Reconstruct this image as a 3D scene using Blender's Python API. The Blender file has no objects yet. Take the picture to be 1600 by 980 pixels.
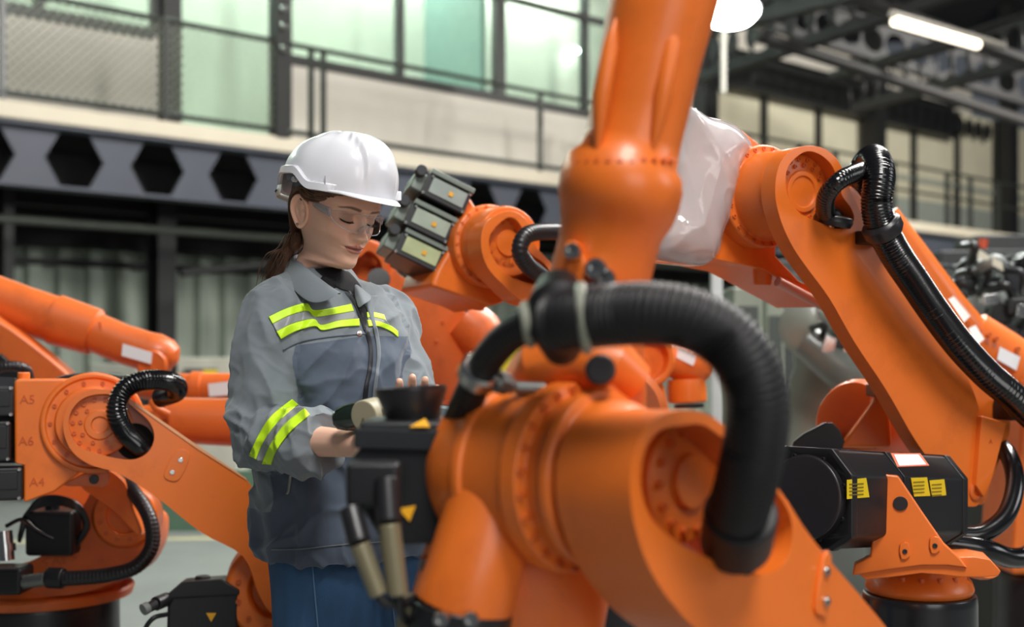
import bpy, bmesh, math, random
import numpy as np
from mathutils import Vector, Matrix, noise
from mathutils.bvhtree import BVHTree
from mathutils.geometry import tessellate_polygon

SC = bpy.context.scene
COL = SC.collection
# ------------------------------------------------------------------ camera, world, lights, exposure
F, H, YH = 2000.0, 1.30, 550.0          # focal length in pixels of a 1600 px frame, eye height, horizon row
cam_d = bpy.data.cameras.new('camera'); cam = bpy.data.objects.new('camera', cam_d); COL.objects.link(cam)
cam.location = (0, 0, H); cam.rotation_euler = (math.pi/2, 0, 0)
cam_d.sensor_width = 36; cam_d.lens = 45; cam_d.shift_y = (YH-490)/1600
cam_d.clip_start = 0.05; cam_d.clip_end = 200
cam_d.dof.use_dof = True; cam_d.dof.focus_distance = 2.42; cam_d.dof.aperture_fstop = 2.7
SC.camera = cam
w = bpy.data.worlds.new('daylight'); SC.world = w; w.use_nodes = True
w.node_tree.nodes['Background'].inputs[0].default_value = (0.80, 0.88, 1.0, 1)
w.node_tree.nodes['Background'].inputs[1].default_value = 0.09

def area(name, loc, target, sx, sy, power, col=(1, 1, 1)):
    d = bpy.data.lights.new(name, 'AREA'); d.shape = 'RECTANGLE'; d.size = sx; d.size_y = sy
    d.energy = power; d.color = col
    o = bpy.data.objects.new(name, d); COL.objects.link(o); o.location = loc
    o.rotation_euler = (Vector(target)-Vector(loc)).to_track_quat('-Z', 'Y').to_euler()
    return o
area('added_key_light', (1.0, -0.9, 5.8), (0.5, 2.4, 1.0), 1.8, 1.8, 300, (1.0, 0.97, 0.93))  # added overhead key light, favours the nearest robot over the left one
area('added_rim_light', (2.6, 5.0, 6.4), (0.6, 2.5, 1.2), 0.9, 3.0, 340, (1.0, 0.97, 0.92))  # rim light added behind at right, no fitting modelled
area('added_facade_light', (4.2, 7.5, 7.6), (-3.0, 14.5, 3.2), 1.5, 5.0, 1700, (1.0, 0.98, 0.95))  # added out of view to brighten the mezzanine facade
area('added_panel_light', (12.5, 17.0, 7.8), (9.5, 29, 5.0), 1.2, 1.2, 1700, (1.0, 0.97, 0.90))  # unseen light added for the pale panels at right
area('added_side_light', (7.5, 1.5, 3.6), (1.0, 2.6, 1.2), 3.0, 2.2, 90, (0.95, 0.98, 1.0))  # soft light added from the right, there is no window
area('added_face_fill', (2.2, -3.2, 2.3), (-0.3, 2.5, 1.4), 3.0, 2.4, 75, (1.0, 0.98, 0.96))  # low frontal fill added to brighten the face under the hat
SC.view_settings.view_transform = 'Standard'; SC.view_settings.look = 'None'
SC.view_settings.exposure = 0.0; SC.view_settings.gamma = 1.0; SC.view_settings.use_curve_mapping = False
SC.cycles.use_denoising = True
SC.cycles.max_bounces = 8; SC.cycles.transparent_max_bounces = 16
SC.cycles.sample_clamp_indirect = 6.0

# ------------------------------------------------------------------ helpers
def P(px, py, Y):
    return Vector(((px-800)/F*Y, Y, H+(YH-py)/F*Y))
def PZ(px, py, z):                        # the point of a ray at height z
    Y = (z-H)*F/(YH-py); return P(px, py, Y)
def lin(c):
    return tuple(((v/255)/12.92 if v/255 <= 0.04045 else ((v/255+0.055)/1.055)**2.4) for v in c)
def V(*a): return Vector(a)

MATS = {}
def mat(name, rgb, rough=0.5, metal=0.0, var=0.08, nscale=6.0, bump=0.0, bscale=200.0, coat=0.0, rvar=0.0,
        stretch=(1, 1, 1), spec=0.5, sss=0.0, dirt=None, dirt_amt=0.0, dscale=3.0, sheen=0.0):
    if name in MATS: return MATS[name]
    m = bpy.data.materials.new(name); m.use_nodes = True; nt = m.node_tree; N = nt.nodes; L = nt.links
    b = N['Principled BSDF']; c = lin(rgb)
    tc = N.new('ShaderNodeTexCoord'); mp = N.new('ShaderNodeMapping'); mp.inputs['Scale'].default_value = stretch
    L.new(tc.outputs['Object'], mp.inputs['Vector'])
    n = N.new('ShaderNodeTexNoise'); n.inputs['Scale'].default_value = nscale; n.inputs['Detail'].default_value = 5
    L.new(mp.outputs[0], n.inputs['Vector'])
    r = N.new('ShaderNodeValToRGB'); r.color_ramp.elements[0].position = 0.3; r.color_ramp.elements[1].position = 0.7
    r.color_ramp.elements[0].color = (*[v*(1-var) for v in c], 1); r.color_ramp.elements[1].color = (*[min(1, v*(1+var)) for v in c], 1)
    L.new(n.outputs['Fac'], r.inputs['Fac']); out = r.outputs['Color']
    if dirt_amt > 0:
        n2 = N.new('ShaderNodeTexNoise'); n2.inputs['Scale'].default_value = dscale; n2.inputs['Detail'].default_value = 9; n2.inputs['Roughness'].default_value = 0.65
        L.new(mp.outputs[0], n2.inputs['Vector'])
        r2 = N.new('ShaderNodeValToRGB'); r2.color_ramp.elements[0].position = 0.52; r2.color_ramp.elements[1].position = 0.75
        r2.color_ramp.elements[0].color = (0, 0, 0, 1); r2.color_ramp.elements[1].color = (dirt_amt,)*3+(1,)
        L.new(n2.outputs['Fac'], r2.inputs['Fac'])
        mx = N.new('ShaderNodeMix'); mx.data_type = 'RGBA'; L.new(r2.outputs['Color'], mx.inputs[0])
        L.new(out, mx.inputs[6]); mx.inputs[7].default_value = (*lin(dirt), 1); out = mx.outputs[2]
    L.new(out, b.inputs['Base Color'])
    b.inputs['Metallic'].default_value = metal; b.inputs['Roughness'].default_value = rough
    if rvar:
        mr = N.new('ShaderNodeMapRange'); mr.inputs[3].default_value = max(0.02, rough-rvar); mr.inputs[4].default_value = rough+rvar
        L.new(n.outputs['Fac'], mr.inputs[0]); L.new(mr.outputs[0], b.inputs['Roughness'])
    b.inputs['Coat Weight'].default_value = coat; b.inputs['Coat Roughness'].default_value = 0.12
    b.inputs['Specular IOR Level'].default_value = spec
    b.inputs['Sheen Weight'].default_value = sheen
    if sss: b.inputs['Subsurface Weight'].default_value = sss; b.inputs['Subsurface Radius'].default_value = (0.012, 0.004, 0.002)
    if bump:
        n3 = N.new('ShaderNodeTexNoise'); n3.inputs['Scale'].default_value = bscale; n3.inputs['Detail'].default_value = 3
        L.new(mp.outputs[0], n3.inputs['Vector']); bp = N.new('ShaderNodeBump'); bp.inputs['Strength'].default_value = bump; bp.inputs['Distance'].default_value = 0.002
        L.new(n3.outputs['Fac'], bp.inputs['Height']); L.new(bp.outputs[0], b.inputs['Normal'])
    MATS[name] = m; return m
def emis(name, rgb, s):
    if name in MATS: return MATS[name]
    m = bpy.data.materials.new(name); m.use_nodes = True; b = m.node_tree.nodes['Principled BSDF']
    b.inputs['Base Color'].default_value = (*lin(rgb), 1)
    b.inputs['Emission Color'].default_value = (*lin(rgb), 1); b.inputs['Emission Strength'].default_value = s
    MATS[name] = m; return m
def glassy(name, tint, gloss=0.10, rough=0.03, ior=1.45, base=0.0, basecol=(255, 255, 255)):
    """thin sheet: transparent + fresnel reflection, plus a little body colour"""
    m = bpy.data.materials.new(name); m.use_nodes = True; nt = m.node_tree; N = nt.nodes; L = nt.links
    N.remove(N['Principled BSDF']); o = N['Material Output']
    t = N.new('ShaderNodeBsdfTransparent'); t.inputs[0].default_value = (*tint, 1)
    g = N.new('ShaderNodeBsdfGlossy'); g.inputs['Roughness'].default_value = rough
    fr = N.new('ShaderNodeFresnel'); fr.inputs[0].default_value = ior
    ma = N.new('ShaderNodeMath'); ma.operation = 'ADD'; ma.use_clamp = True; ma.inputs[1].default_value = gloss
    ge = N.new('ShaderNodeNewGeometry'); io = N.new('ShaderNodeMapRange'); io.inputs[3].default_value = ior; io.inputs[4].default_value = 1/ior
    L.new(ge.outputs['Backfacing'], io.inputs[0]); L.new(io.outputs[0], fr.inputs[0])      # same reflection from both faces of the sheet
    L.new(fr.outputs[0], ma.inputs[0])
    mx = N.new('ShaderNodeMixShader'); L.new(ma.outputs[0], mx.inputs[0]); L.new(t.outputs[0], mx.inputs[1]); L.new(g.outputs[0], mx.inputs[2])
    last = mx
    if base:
        d = N.new('ShaderNodeBsdfDiffuse'); d.inputs[0].default_value = (*lin(basecol), 1)
        m2 = N.new('ShaderNodeMixShader'); m2.inputs[0].default_value = base
        L.new(mx.outputs[0], m2.inputs[1]); L.new(d.outputs[0], m2.inputs[2]); last = m2
    L.new(last.outputs[0], o.inputs[0]); MATS[name] = m; return m

ORANGE = mat('orange_paint', (230, 114, 36), 0.40, var=0.05, nscale=4, coat=0.14, bump=0.05, bscale=350, dirt=(150, 62, 20), dirt_amt=0.35, dscale=7, rvar=0.05)
ORANGE_D = mat('orange_paint_dull', (214, 102, 38), 0.45, var=0.06, nscale=5, coat=0.12, bump=0.08, bscale=300, dirt=(120, 52, 22), dirt_amt=0.4, dscale=8)
BLACK = mat('black_plastic', (24, 25, 28), 0.42, var=0.15, bump=0.05)
BLACKG = mat('black_gloss_rubber', (14, 14, 16), 0.2, var=0.2, coat=0.4)
BLACKM = mat('black_matt_rubber', (30, 29, 32), 0.38, var=0.15, coat=0.1)
DARKMET = mat('dark_cast_metal', (46, 48, 52), 0.5, metal=0.3, bump=0.15)
STEEL = mat('bright_steel', (190, 190, 188), 0.22, metal=1.0, var=0.1)
HOSEM = mat('hose_black', (21, 20, 22), .5, var=.1, spec=.4)
HOLE_SHADE = mat('recess_shade', (14, 10, 8), 0.8)  # near-black discs stand for the shade inside the arm openings
WLABEL = mat('white_label', (225, 228, 230), 0.5, var=0.02)
YLABEL = mat('yellow_label', (232, 200, 20), 0.5, var=0.03)
AMBER = mat('amber_mark', (232, 168, 30), 0.5)
BEIGE = mat('beige_plastic', (168, 162, 136), 0.5, var=0.05)

def link(o, parent=None):
    COL.objects.link(o)
    if parent is not None: o.parent = parent
    return o
def thing(name, label, cat, loc=(0, 0, 0), group=None):
    o = bpy.data.objects.new(name, None); COL.objects.link(o); o.location = loc; o.empty_display_size = 0.1
    o['label'] = label; o['category'] = cat
    if group: o['group'] = group
    return o
def tag(o, label, cat, group=None, kind=None):
    o['label'] = label; o['category'] = cat
    if group: o['group'] = group
    if kind: o['kind'] = kind
    return o

class MB:
    """collects shapes in world space; build() links them as one mesh object"""
    def __init__(s): s.v = []; s.f = []
    def add(s, vs, fs):
        k = len(s.v); s.v += [Vector(v) for v in vs]; s.f += [tuple(k+i for i in f) for f in fs]; return s
    def box(s, c, size, R=None):
        c = Vector(c); h = Vector(size)/2; R = R or Matrix.Identity(3)
        vs = [c + R @ Vector((x*h.x, y*h.y, z*h.z)) for x in (-1, 1) for y in (-1, 1) for z in (-1, 1)]
        return s.add(vs, [(0, 1, 3, 2), (4, 6, 7, 5), (0, 4, 5, 1), (2, 3, 7, 6), (0, 2, 6, 4), (1, 5, 7, 3)])
    def lathe(s, p0, axis, prof, seg=48, ref=None):
        """prof: list of (distance along axis, radius)"""
        p0 = Vector(p0); a = Vector(axis).normalized()
        u = (Vector(ref) if ref else (Vector((0, 0, 1)) if abs(a.z) < 0.9 else Vector((1, 0, 0))))
        u = (u - a*u.dot(a)).normalized(); w_ = a.cross(u)
        k = len(s.v); n = len(prof)
        for (d, r) in prof:
            for i in range(seg):
                t = 2*math.pi*i/seg
                s.v.append(p0 + a*d + (u*math.cos(t) + w_*math.sin(t))*r)
        for j in range(n-1):
            for i in range(seg):
                i2 = (i+1) % seg
                s.f.append((k+j*seg+i, k+j*seg+i2, k+(j+1)*seg+i2, k+(j+1)*seg+i))
        if prof[0][1] > 1e-6: s.f.append(tuple(k+i for i in range(seg))[::-1])
        if prof[-1][1] > 1e-6: s.f.append(tuple(k+(n-1)*seg+i for i in range(seg)))
        return s
    def cyl(s, p0, p1, r0, r1=None, seg=24):
        p0 = Vector(p0); p1 = Vector(p1)
        return s.lathe(p0, p1-p0, [(0, r0), ((p1-p0).length, r0 if r1 is None else r1)], seg)
    def tube(s, pts, rad, seg=16, sx=None, cap=True, ref=(0, 0, 1)):
        pts = [Vector(p) for p in pts]; n = len(pts)
        if not hasattr(rad, '__len__'): rad = [rad]*n
        k = len(s.v); T = []
        for i in range(n):
            T.append((pts[min(i+1, n-1)]-pts[max(i-1, 0)]).normalized())
        u = Vector(ref); u = u - T[0]*u.dot(T[0])
        if u.length < 1e-3: u = Vector((1, 0, 0)) - T[0]*T[0].x
        u.normalize()
        for i in range(n):
            u = (u - T[i]*u.dot(T[i])).normalized(); w_ = T[i].cross(u)
            r = rad[i]; ra, rb = (r if hasattr(r, '__len__') else (r, r))
            for q in range(seg):
                t = 2*math.pi*q/seg
                s.v.append(pts[i] + u*math.cos(t)*ra + w_*math.sin(t)*rb)
        for j in range(n-1):
            for q in range(seg):
                q2 = (q+1) % seg
                s.f.append((k+j*seg+q, k+j*seg+q2, k+(j+1)*seg+q2, k+(j+1)*seg+q))
        if cap:
            s.f.append(tuple(k+i for i in range(seg))[::-1]); s.f.append(tuple(k+(n-1)*seg+i for i in range(seg)))
        return s
    def prism(s, outer, holes, nrm, t):
        """outer/holes: world points in one plane; extruded along nrm*t"""
        loops = [[Vector(p) for p in outer]] + [[Vector(p) for p in h] for h in holes]
        tris = tessellate_polygon(loops); flat = [p for l in loops for p in l]; n = len(flat)
        k = len(s.v); nv = Vector(nrm).normalized()*t
        s.v += flat + [p+nv for p in flat]
        a, b, c = flat[tris[0][0]], flat[tris[0][1]], flat[tris[0][2]]
        flip = (b-a).cross(c-a).dot(nv) < 0
        for tr in tris:
            tr = tr if not flip else tr[::-1]
            s.f.append(tuple(k+n+i for i in tr)); s.f.append(tuple(k+i for i in tr[::-1]))
        o = 0
        for l in loops:
            m = len(l)
            for i in range(m):
                j = (i+1) % m; s.f.append((k+o+i, k+o+j, k+n+o+j, k+n+o+i))
            o += m
        return s
    def build(s, name, m, parent=None, angle=35, bevel=0, segs=2, label=None, merge=False, normals=True, disp=None):
        me = bpy.data.meshes.new(name); org = Vector((0, 0, 0))
        me.from_pydata([tuple(v) for v in s.v], [], s.f); me.update()
        if normals or merge:
            bm = bmesh.new(); bm.from_mesh(me)
            if merge: bmesh.ops.remove_doubles(bm, verts=bm.verts, dist=1e-5)
            bmesh.ops.recalc_face_normals(bm, faces=bm.faces); bm.to_mesh(me); bm.free()
        for q in (m if isinstance(m, (list, tuple)) else [m]): me.materials.append(q)
        me.shade_smooth(); me.set_sharp_from_angle(angle=math.radians(angle))
        o = bpy.data.objects.new(name, me); COL.objects.link(o)
        if bevel:
            b = o.modifiers.new('bevel', 'BEVEL'); b.width = bevel; b.segments = segs; b.limit_method = 'ANGLE'; b.angle_limit = math.radians(40)
            b.harden_normals = False; b.use_clamp_overlap = True
            o.modifiers.new('wn', 'WEIGHTED_NORMAL').keep_sharp = False
        if parent is not None:
            o.parent = parent
            if parent.type == 'EMPTY' or parent.type == 'MESH':
                o.matrix_parent_inverse = parent_world(parent).inverted()
        if label: o['label'] = label
        return o
def parent_world(o):
    M = Matrix.Translation(o.location) @ o.rotation_euler.to_matrix().to_4x4()
    if o.parent is not None: M = parent_world(o.parent) @ o.matrix_parent_inverse @ M
    return M

def smooth_closed(pts, n=6):
    out = []; m = len(pts); pts = [Vector(p) for p in pts]
    for i in range(m):
        p0, p1, p2, p3 = pts[i-1], pts[i], pts[(i+1) % m], pts[(i+2) % m]
        for k in range(n):
            t = k/n
            out.append(0.5*((2*p1)+(-p0+p2)*t+(2*p0-5*p1+4*p2-p3)*t*t+(-p0+3*p1-3*p2+p3)*t**3))
    return out
def smooth_open(pts, n=8):
    pts = [Vector(p) for p in pts]; q = [2*pts[0]-pts[1]]+pts+[2*pts[-1]-pts[-2]]; out = []
    for i in range(1, len(q)-2):
        p0, p1, p2, p3 = q[i-1:i+3]
        for k in range(n):
            t = k/n
            out.append(0.5*((2*p1)+(-p0+p2)*t+(2*p0-5*p1+4*p2-p3)*t*t+(-p0+3*p1-3*p2+p3)*t**3))
    out.append(pts[-1]); return out
def resample(pts, step):
    pts = [Vector(p) for p in pts]; L = [0]
    for a, b in zip(pts, pts[1:]): L.append(L[-1]+(b-a).length)
    n = max(2, int(L[-1]/step)+1); out = []; j = 0
    for i in range(n):
        d = L[-1]*i/(n-1)
        while j < len(L)-2 and L[j+1] < d: j += 1
        out.append(pts[j].lerp(pts[j+1], (d-L[j])/max(1e-9, L[j+1]-L[j])))
    return out
def hose(name, pts, r, parent, m=None, pitch=0.011, depth=0.10, seg=28, label=None, smooth=10):
    """corrugated hose along a path"""
    path = resample(smooth_open(pts, smooth), pitch/4)
    n = len(path); rr = [r*(1-depth*(0, 0.5, 1.0, 0.5)[i % 4]) for i in range(n)]
    b = MB(); b.tube(path, rr, seg, ref=(0.3, 0.2, 1)); return b.build(name, m or BLACKG, parent, angle=75, label=label)
def cable(name, pts, r, parent, m=None, seg=12, label=None):
    b = MB(); b.tube(resample(smooth_open(pts, 8), max(0.004, r*0.8)), r, seg); return b.build(name, m or BLACK, parent, angle=60, label=label)

class Pl:
    """a plane in the scene; pix() gives the points where rays through photo pixels meet it"""
    def __init__(s, px, py, Y, n):
        s.o = P(px, py, Y); s.n = Vector(n).normalized()
    def pt(s, px, py, off=0):
        d = P(px, py, 1.0) - V(0, 0, H); o = V(0, 0, H)
        t = (s.o + s.n*off - o).dot(s.n)/d.dot(s.n); return o + d*t
    def pts(s, L, off=0): return [s.pt(x, y, off) for x, y in L]
    def basis(s):
        u = V(0, 0, 1) - s.n*s.n.z; u.normalize(); return u, s.n.cross(u)
    def circ(s, px, py, r, off=0, seg=32, a0=0, a1=360):
        c = s.pt(px, py, off); u, w_ = s.basis(); out = []
        m = seg if a1-a0 >= 360 else seg+1
        for i in range(m):
            t = math.radians(a0+(a1-a0)*i/seg); out.append(c+u*r*math.cos(t)+w_*r*math.sin(t))
        return out

_bolt = {}
def bolt(parent, p, n, r=0.006, h=0.005, m=None, name='bolt'):
    """socket-head bolt standing proud of a face; every one an object sharing mesh data"""
    m = m or ORANGE_D; key = (round(r, 5), round(h, 5), m.name)
    if key not in _bolt:
        b = MB(); b.lathe((0, 0, -h*0.6), (0, 0, 1), [(0, r), (h*1.35, r), (h*1.6, r*0.88), (h*1.6, r*0.5), (h*0.9, r*0.45)], 14)
        me_o = b.build('bolt_src', m); _bolt[key] = me_o.data; bpy.data.objects.remove(me_o)
    o = bpy.data.objects.new(name, _bolt[key]); COL.objects.link(o); o.parent = parent
    o.matrix_parent_inverse = parent_world(parent).inverted()
    o.location = p; o.rotation_euler = Vector(n).to_track_quat('Z', 'Y').to_euler(); return o
def bolt_ring(parent, c, n, R, k, r=0.006, h=0.005, a0=0, a1=360, m=None):
    n = Vector(n).normalized(); u = (V(0, 0, 1)-n*n.z).normalized(); w_ = n.cross(u)
    for i in range(k):
        t = math.radians(a0+(a1-a0)*(i+0.5)/k)
        bolt(parent, Vector(c)+u*R*math.cos(t)+w_*R*math.sin(t), n, r, h, m)
def text_obj(body, c, nrm, size, m, parent, ext=0.0015, right=None, name='lettering', label=None):
    cu = bpy.data.curves.new('txt', 'FONT'); cu.body = body; cu.size = size; cu.extrude = ext; cu.align_x = 'CENTER'; cu.align_y = 'CENTER'
    cu.resolution_u = 3
    t = bpy.data.objects.new('txt', cu); COL.objects.link(t); bpy.context.view_layer.update()
    me = bpy.data.meshes.new_from_object(t.evaluated_get(bpy.context.evaluated_depsgraph_get()))
    bpy.data.objects.remove(t)
    n = Vector(nrm).normalized(); rt = Vector(right) if right else V(0, 0, 1).cross(n)
    rt = (rt-n*rt.dot(n)).normalized(); up = n.cross(rt)
    M = Matrix((rt, up, n)).transposed().to_4x4(); M.translation = Vector(c)
    me.transform(M); me.materials.clear(); me.materials.append(m)
    o = bpy.data.objects.new(name, me); COL.objects.link(o); o.parent = parent; o.matrix_parent_inverse = parent_world(parent).inverted()
    if label: o['label'] = label
    return o
def label_patch(pl, quad, parent, m, off=0.001, name='label_plate', label=None):
    b = MB(); b.prism(pl.pts(quad, off), [], pl.n, 0.0008); return b.build(name, m, parent, label=label)
def to_mesh(o):
    bpy.context.view_layer.update()
    dg = bpy.context.evaluated_depsgraph_get(); me = bpy.data.meshes.new_from_object(o.evaluated_get(dg))
    o.modifiers.clear(); old = o.data; o.data = me; return o
def remesh(o, voxel, smooth=4, fac=0.5):
    r = o.modifiers.new('r', 'REMESH'); r.mode = 'VOXEL'; r.voxel_size = voxel
    if smooth: s_ = o.modifiers.new('s', 'SMOOTH'); s_.iterations = smooth; s_.factor = fac
    to_mesh(o); o.data.shade_smooth(); return o
def join_into(dst, others):
    """merge other mesh objects' geometry (world space, identity transforms) into dst"""
    bm = bmesh.new(); bm.from_mesh(dst.data)
    for q in others:
        base = len(dst.data.materials); idx = {}
        for i, m_ in enumerate(q.data.materials):
            if m_.name not in [x.name for x in dst.data.materials]: dst.data.materials.append(m_)
            idx[i] = [x.name for x in dst.data.materials].index(m_.name)
        nf = len(bm.faces); bm.from_mesh(q.data); bm.faces.ensure_lookup_table()
        for f in bm.faces[nf:]: f.material_index = idx.get(f.material_index, 0)
        bpy.data.objects.remove(q)
    bm.to_mesh(dst.data); bm.free()
# ------------------------------------------------------------------ the hall
DD = V(0.732, 0.681, 0); NN = V(-0.681, 0.732, 0); W0 = V(-2.88, 16.0, 0)
def W(t, n, z): return W0 + DD*t + NN*n + V(0, 0, z)
def hit(px, py, n=0.0):
    k = (px-800)/F; X0 = W0.x+NN.x*n; Y0 = W0.y+NN.y*n
    t = (k*Y0-X0)/(DD.x-DD.y*k); Y = Y0+DD.y*t
    return t, H+(YH-py)/F*Y
RW = Matrix((DD, NN, V(0, 0, 1))).transposed()      # local box axes: along the wall, away, up
def wbox(mb, t0, t1, n0, n1, z0, z1):
    return mb.box(W((t0+t1)/2, (n0+n1)/2, (z0+z1)/2), (abs(t1-t0), abs(n1-n0), abs(z1-z0)), RW)
def struct(o, label=None):
    o['kind'] = 'structure'
    if label: o['label'] = label
    return o

CONC = mat('floor_concrete', (124, 127, 124), 0.38, var=0.10, nscale=1.2, dirt=(95, 95, 92), dirt_amt=0.35, dscale=1.6, bump=0.05, bscale=60)
CREAM = mat('cream_painted_edge', (214, 204, 182), 0.7, var=0.04, nscale=2)
PANEL = mat('beige_wall_panel', (196, 190, 180), 0.8, var=0.04, nscale=1.5)
BEAM = mat('grey_painted_beam', (72, 76, 86), 0.6, var=0.08, nscale=2)
FRAME = mat('dark_window_frame', (38, 38, 36), 0.5, var=0.1)
BEAM_D = mat('black_steel', (20, 21, 21), 0.6, var=0.2)
CORR = mat('corrugated_sheet', (150, 160, 146), 0.6, var=0.08, nscale=2, dirt=(88, 96, 84), dirt_amt=0.5, dscale=1.4, stretch=(1, 1, 0.25))
ROOFM = mat('dark_roof_sheet', (26, 25, 27), 0.8, var=0.25, nscale=1)

b = MB(); b.box((2, 14, -0.05), (70, 60, 0.1)); fl = struct(b.build('floor', CONC))
# painted lines on the floor
b = MB(); b.box((0, 0, 0.002), (9, 0.09, 0.004), Matrix.Identity(3))
for i, (x, y, a, l) in enumerate([(-2.3, 8.9, 8, 4.2), (5.2, 7.2, 40, 5.0)]):
    q = MB(); q.box((x, y, 0.0015), (l, 0.1, 0.003), Matrix.Rotation(math.radians(a), 3, 'Z'))
    o = q.build('floor_marking', mat('line_paint', (196, 190, 150), 0.5, dirt=(130, 126, 110), dirt_amt=0.5), fl)

# lower corrugated wall behind the mezzanine: ribs are real folds
NB = 3.2
def corrugated(name, t0, t1, n, z0, z1, m, pitch=0.32, depth=0.035):
    prof = []; t = t0
    while t < t1:
        prof += [(t, 0), (t+pitch*0.40, 0), (t+pitch*0.5, depth), (t+pitch*0.9, depth)]; t += pitch
    vs = []; fs = []
    for (tt, dn) in prof: vs += [W(tt, n-dn, z0), W(tt, n-dn, z1)]
    for i in range(len(prof)-1): fs.append((2*i, 2*i+2, 2*i+3, 2*i+1))
    q = MB(); q.add(vs, fs); return q.build(name, m, angle=10, normals=False)
zt = hit(150, 392, NB)[1]
wl = struct(corrugated('wall_back', -16, 22, NB, 0, zt+0.6, CORR, pitch=0.42, depth=0.12))
b = MB(); wbox(b, -16, 24, NB+0.06, NB+0.2, 0, 8.5); struct(b.build('wall_outer', PANEL))
zr = hit(150, 414, NB-0.1)[1]
b = MB(); wbox(b, -16, 22, NB-0.14, NB-0.08, zr-0.04, zr+0.06); struct(b.build('trim_1', BEAM_D))
zr2 = hit(150, 600, NB-0.1)[1]
# columns under the mezzanine
def column(px0, px1, n, z1, m=BEAM_D, z0=0.0):
    a = hit(px0, 500, n)[0]; c = hit(px1, 500, n)[0]; cm = (a+c)/2; h = (c-a)/2
    q = MB()
    wbox(q, a, c, n-0.16, n-0.13, z0, z1); wbox(q, a, c, n+0.13, n+0.16, z0, z1); wbox(q, cm-0.02, cm+0.02, n-0.13, n+0.13, z0, z1)
    o = q.build('steel_column', m); struct(o); return o
SLABZ1 = hit(440, 213)[1]; SLABZ0 = hit(440, 237)[1]; BZ0 = hit(240, 308)[1]
column(-2, 14, 1.8, SLABZ0); column(238, 266, 1.8, SLABZ0); column(925, 955, 1.8, SLABZ0); column(1480, 1512, 1.8, SLABZ0); column(700, 726, 1.8, SLABZ0)
# mezzanine slab and castellated beam
b = MB(); wbox(b, -16, 22, 0, NB, SLABZ0, SLABZ1); struct(b.build('mezzanine_floor', CREAM, bevel=0.02))
def cell_beam(name, t0, t1, n, z0, z1, holes, rad, m, sides=6, thick=0.03, start=0.0, fl=0.14, squash=1.0):
    zc = (z0+z1)/2; hs = []
    for tc in holes:
        hs.append([W(tc+rad*math.cos(2*math.pi*(i+start)/sides), n, zc+squash*rad*math.sin(2*math.pi*(i+start)/sides)) for i in range(sides)])
    q = MB(); q.prism([W(t0, n, z0), W(t1, n, z0), W(t1, n, z1), W(t0, n, z1)], hs, NN, thick)
    wbox(q, t0, t1, n-fl, n+fl, z0-0.035, z0); wbox(q, t0, t1, n-fl, n+fl, z1, z1+0.03)
    return struct(q.build(name, m, angle=20))
ts = [hit(px, 280, 0.12)[0] for px in (117, 242, 365)]
step = (ts[2]-ts[0])/2; holes = [ts[0]+step*i for i in range(-9, 17)]
cell_beam('trim_2', -14, 21.5, 0.12, BZ0+0.03, SLABZ0-0.05, holes, step*0.34, BEAM, 6)
# dark soffit, cross beams and pipes under the mezzanine
SOFF = mat('black_soffit', (12, 12, 12), 0.9)
b = MB(); wbox(b, -16, 22, 0.2, NB, SLABZ0-0.04, SLABZ0-0.01); struct(b.build('ceiling_soffit', SOFF))
for k, (n_, z_) in enumerate([(1.0, BZ0+0.10), (2.0, BZ0+0.02), (2.9, BZ0-0.05)]):
    q = MB(); wbox(q, -16, 22, n_-0.1, n_+0.1, z_, z_+0.05); wbox(q, -16, 22, n_-0.012, n_+0.012, z_, z_+0.45)
    struct(q.build('steel_beam', BEAM_D))
q = MB(); q.cyl(W(-14, 0.8, hit(150, 352, .8)[1]), W(21, 0.8, hit(150, 352, .8)[1]), 0.05); tag(q.build('overhead_pipe', mat('pipe_grey', (70, 74, 66), 0.5)), 'grey pipe running level in the dark under the walkway', 'pipe')
q = MB(); q.cyl(W(-1.2, 0.35, 2.25), W(4.4, 0.35, 3.0), 0.05); tag(q.build('brace_pipe', BEAM_D), 'dark sloping brace under the walkway behind the woman', 'pipe')
b = MB(); wbox(b, -16, 22, NB-0.5, NB+0.05, zt, SLABZ0); struct(b.build('wall_bulkhead', SOFF))

# --- office facade on the mezzanine
NO = 1.5
def fbox(mb, px0, px1, py0, py1, pxr, n0=NO-0.05, n1=NO+0.05):
    """box on the facade plane: columns px0..px1, rows py0..py1 read at column pxr"""
    t0 = hit(px0, 100, NO)[0]; t1 = hit(px1, 100, NO)[0]
    return wbox(mb, t0, t1, n0, n1, hit(pxr, py1, NO)[1], hit(pxr, py0, NO)[1])
zs = hit(600, 121, NO)[1]                      # sill height of the long window band
ztop = 8.4
tA = hit(-60, 100, NO)[0]; tB = hit(258, 100, NO)[0]; tC = hit(440, 100, NO)[0]; tD = hit(780, 100, NO)[0]; tE = hit(1010, 100, NO)[0]
b = MB(); wbox(b, -16, tB, NO-0.04, NO+0.06, SLABZ1, zs); wbox(b, tC, tE, NO-0.04, NO+0.06, SLABZ1, zs); struct(b.build('wall_office', PANEL))
GL = glassy('office_glass', (0.88, 0.96, 0.92), gloss=0.05, base=0.05, basecol=(190, 220, 205))
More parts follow.
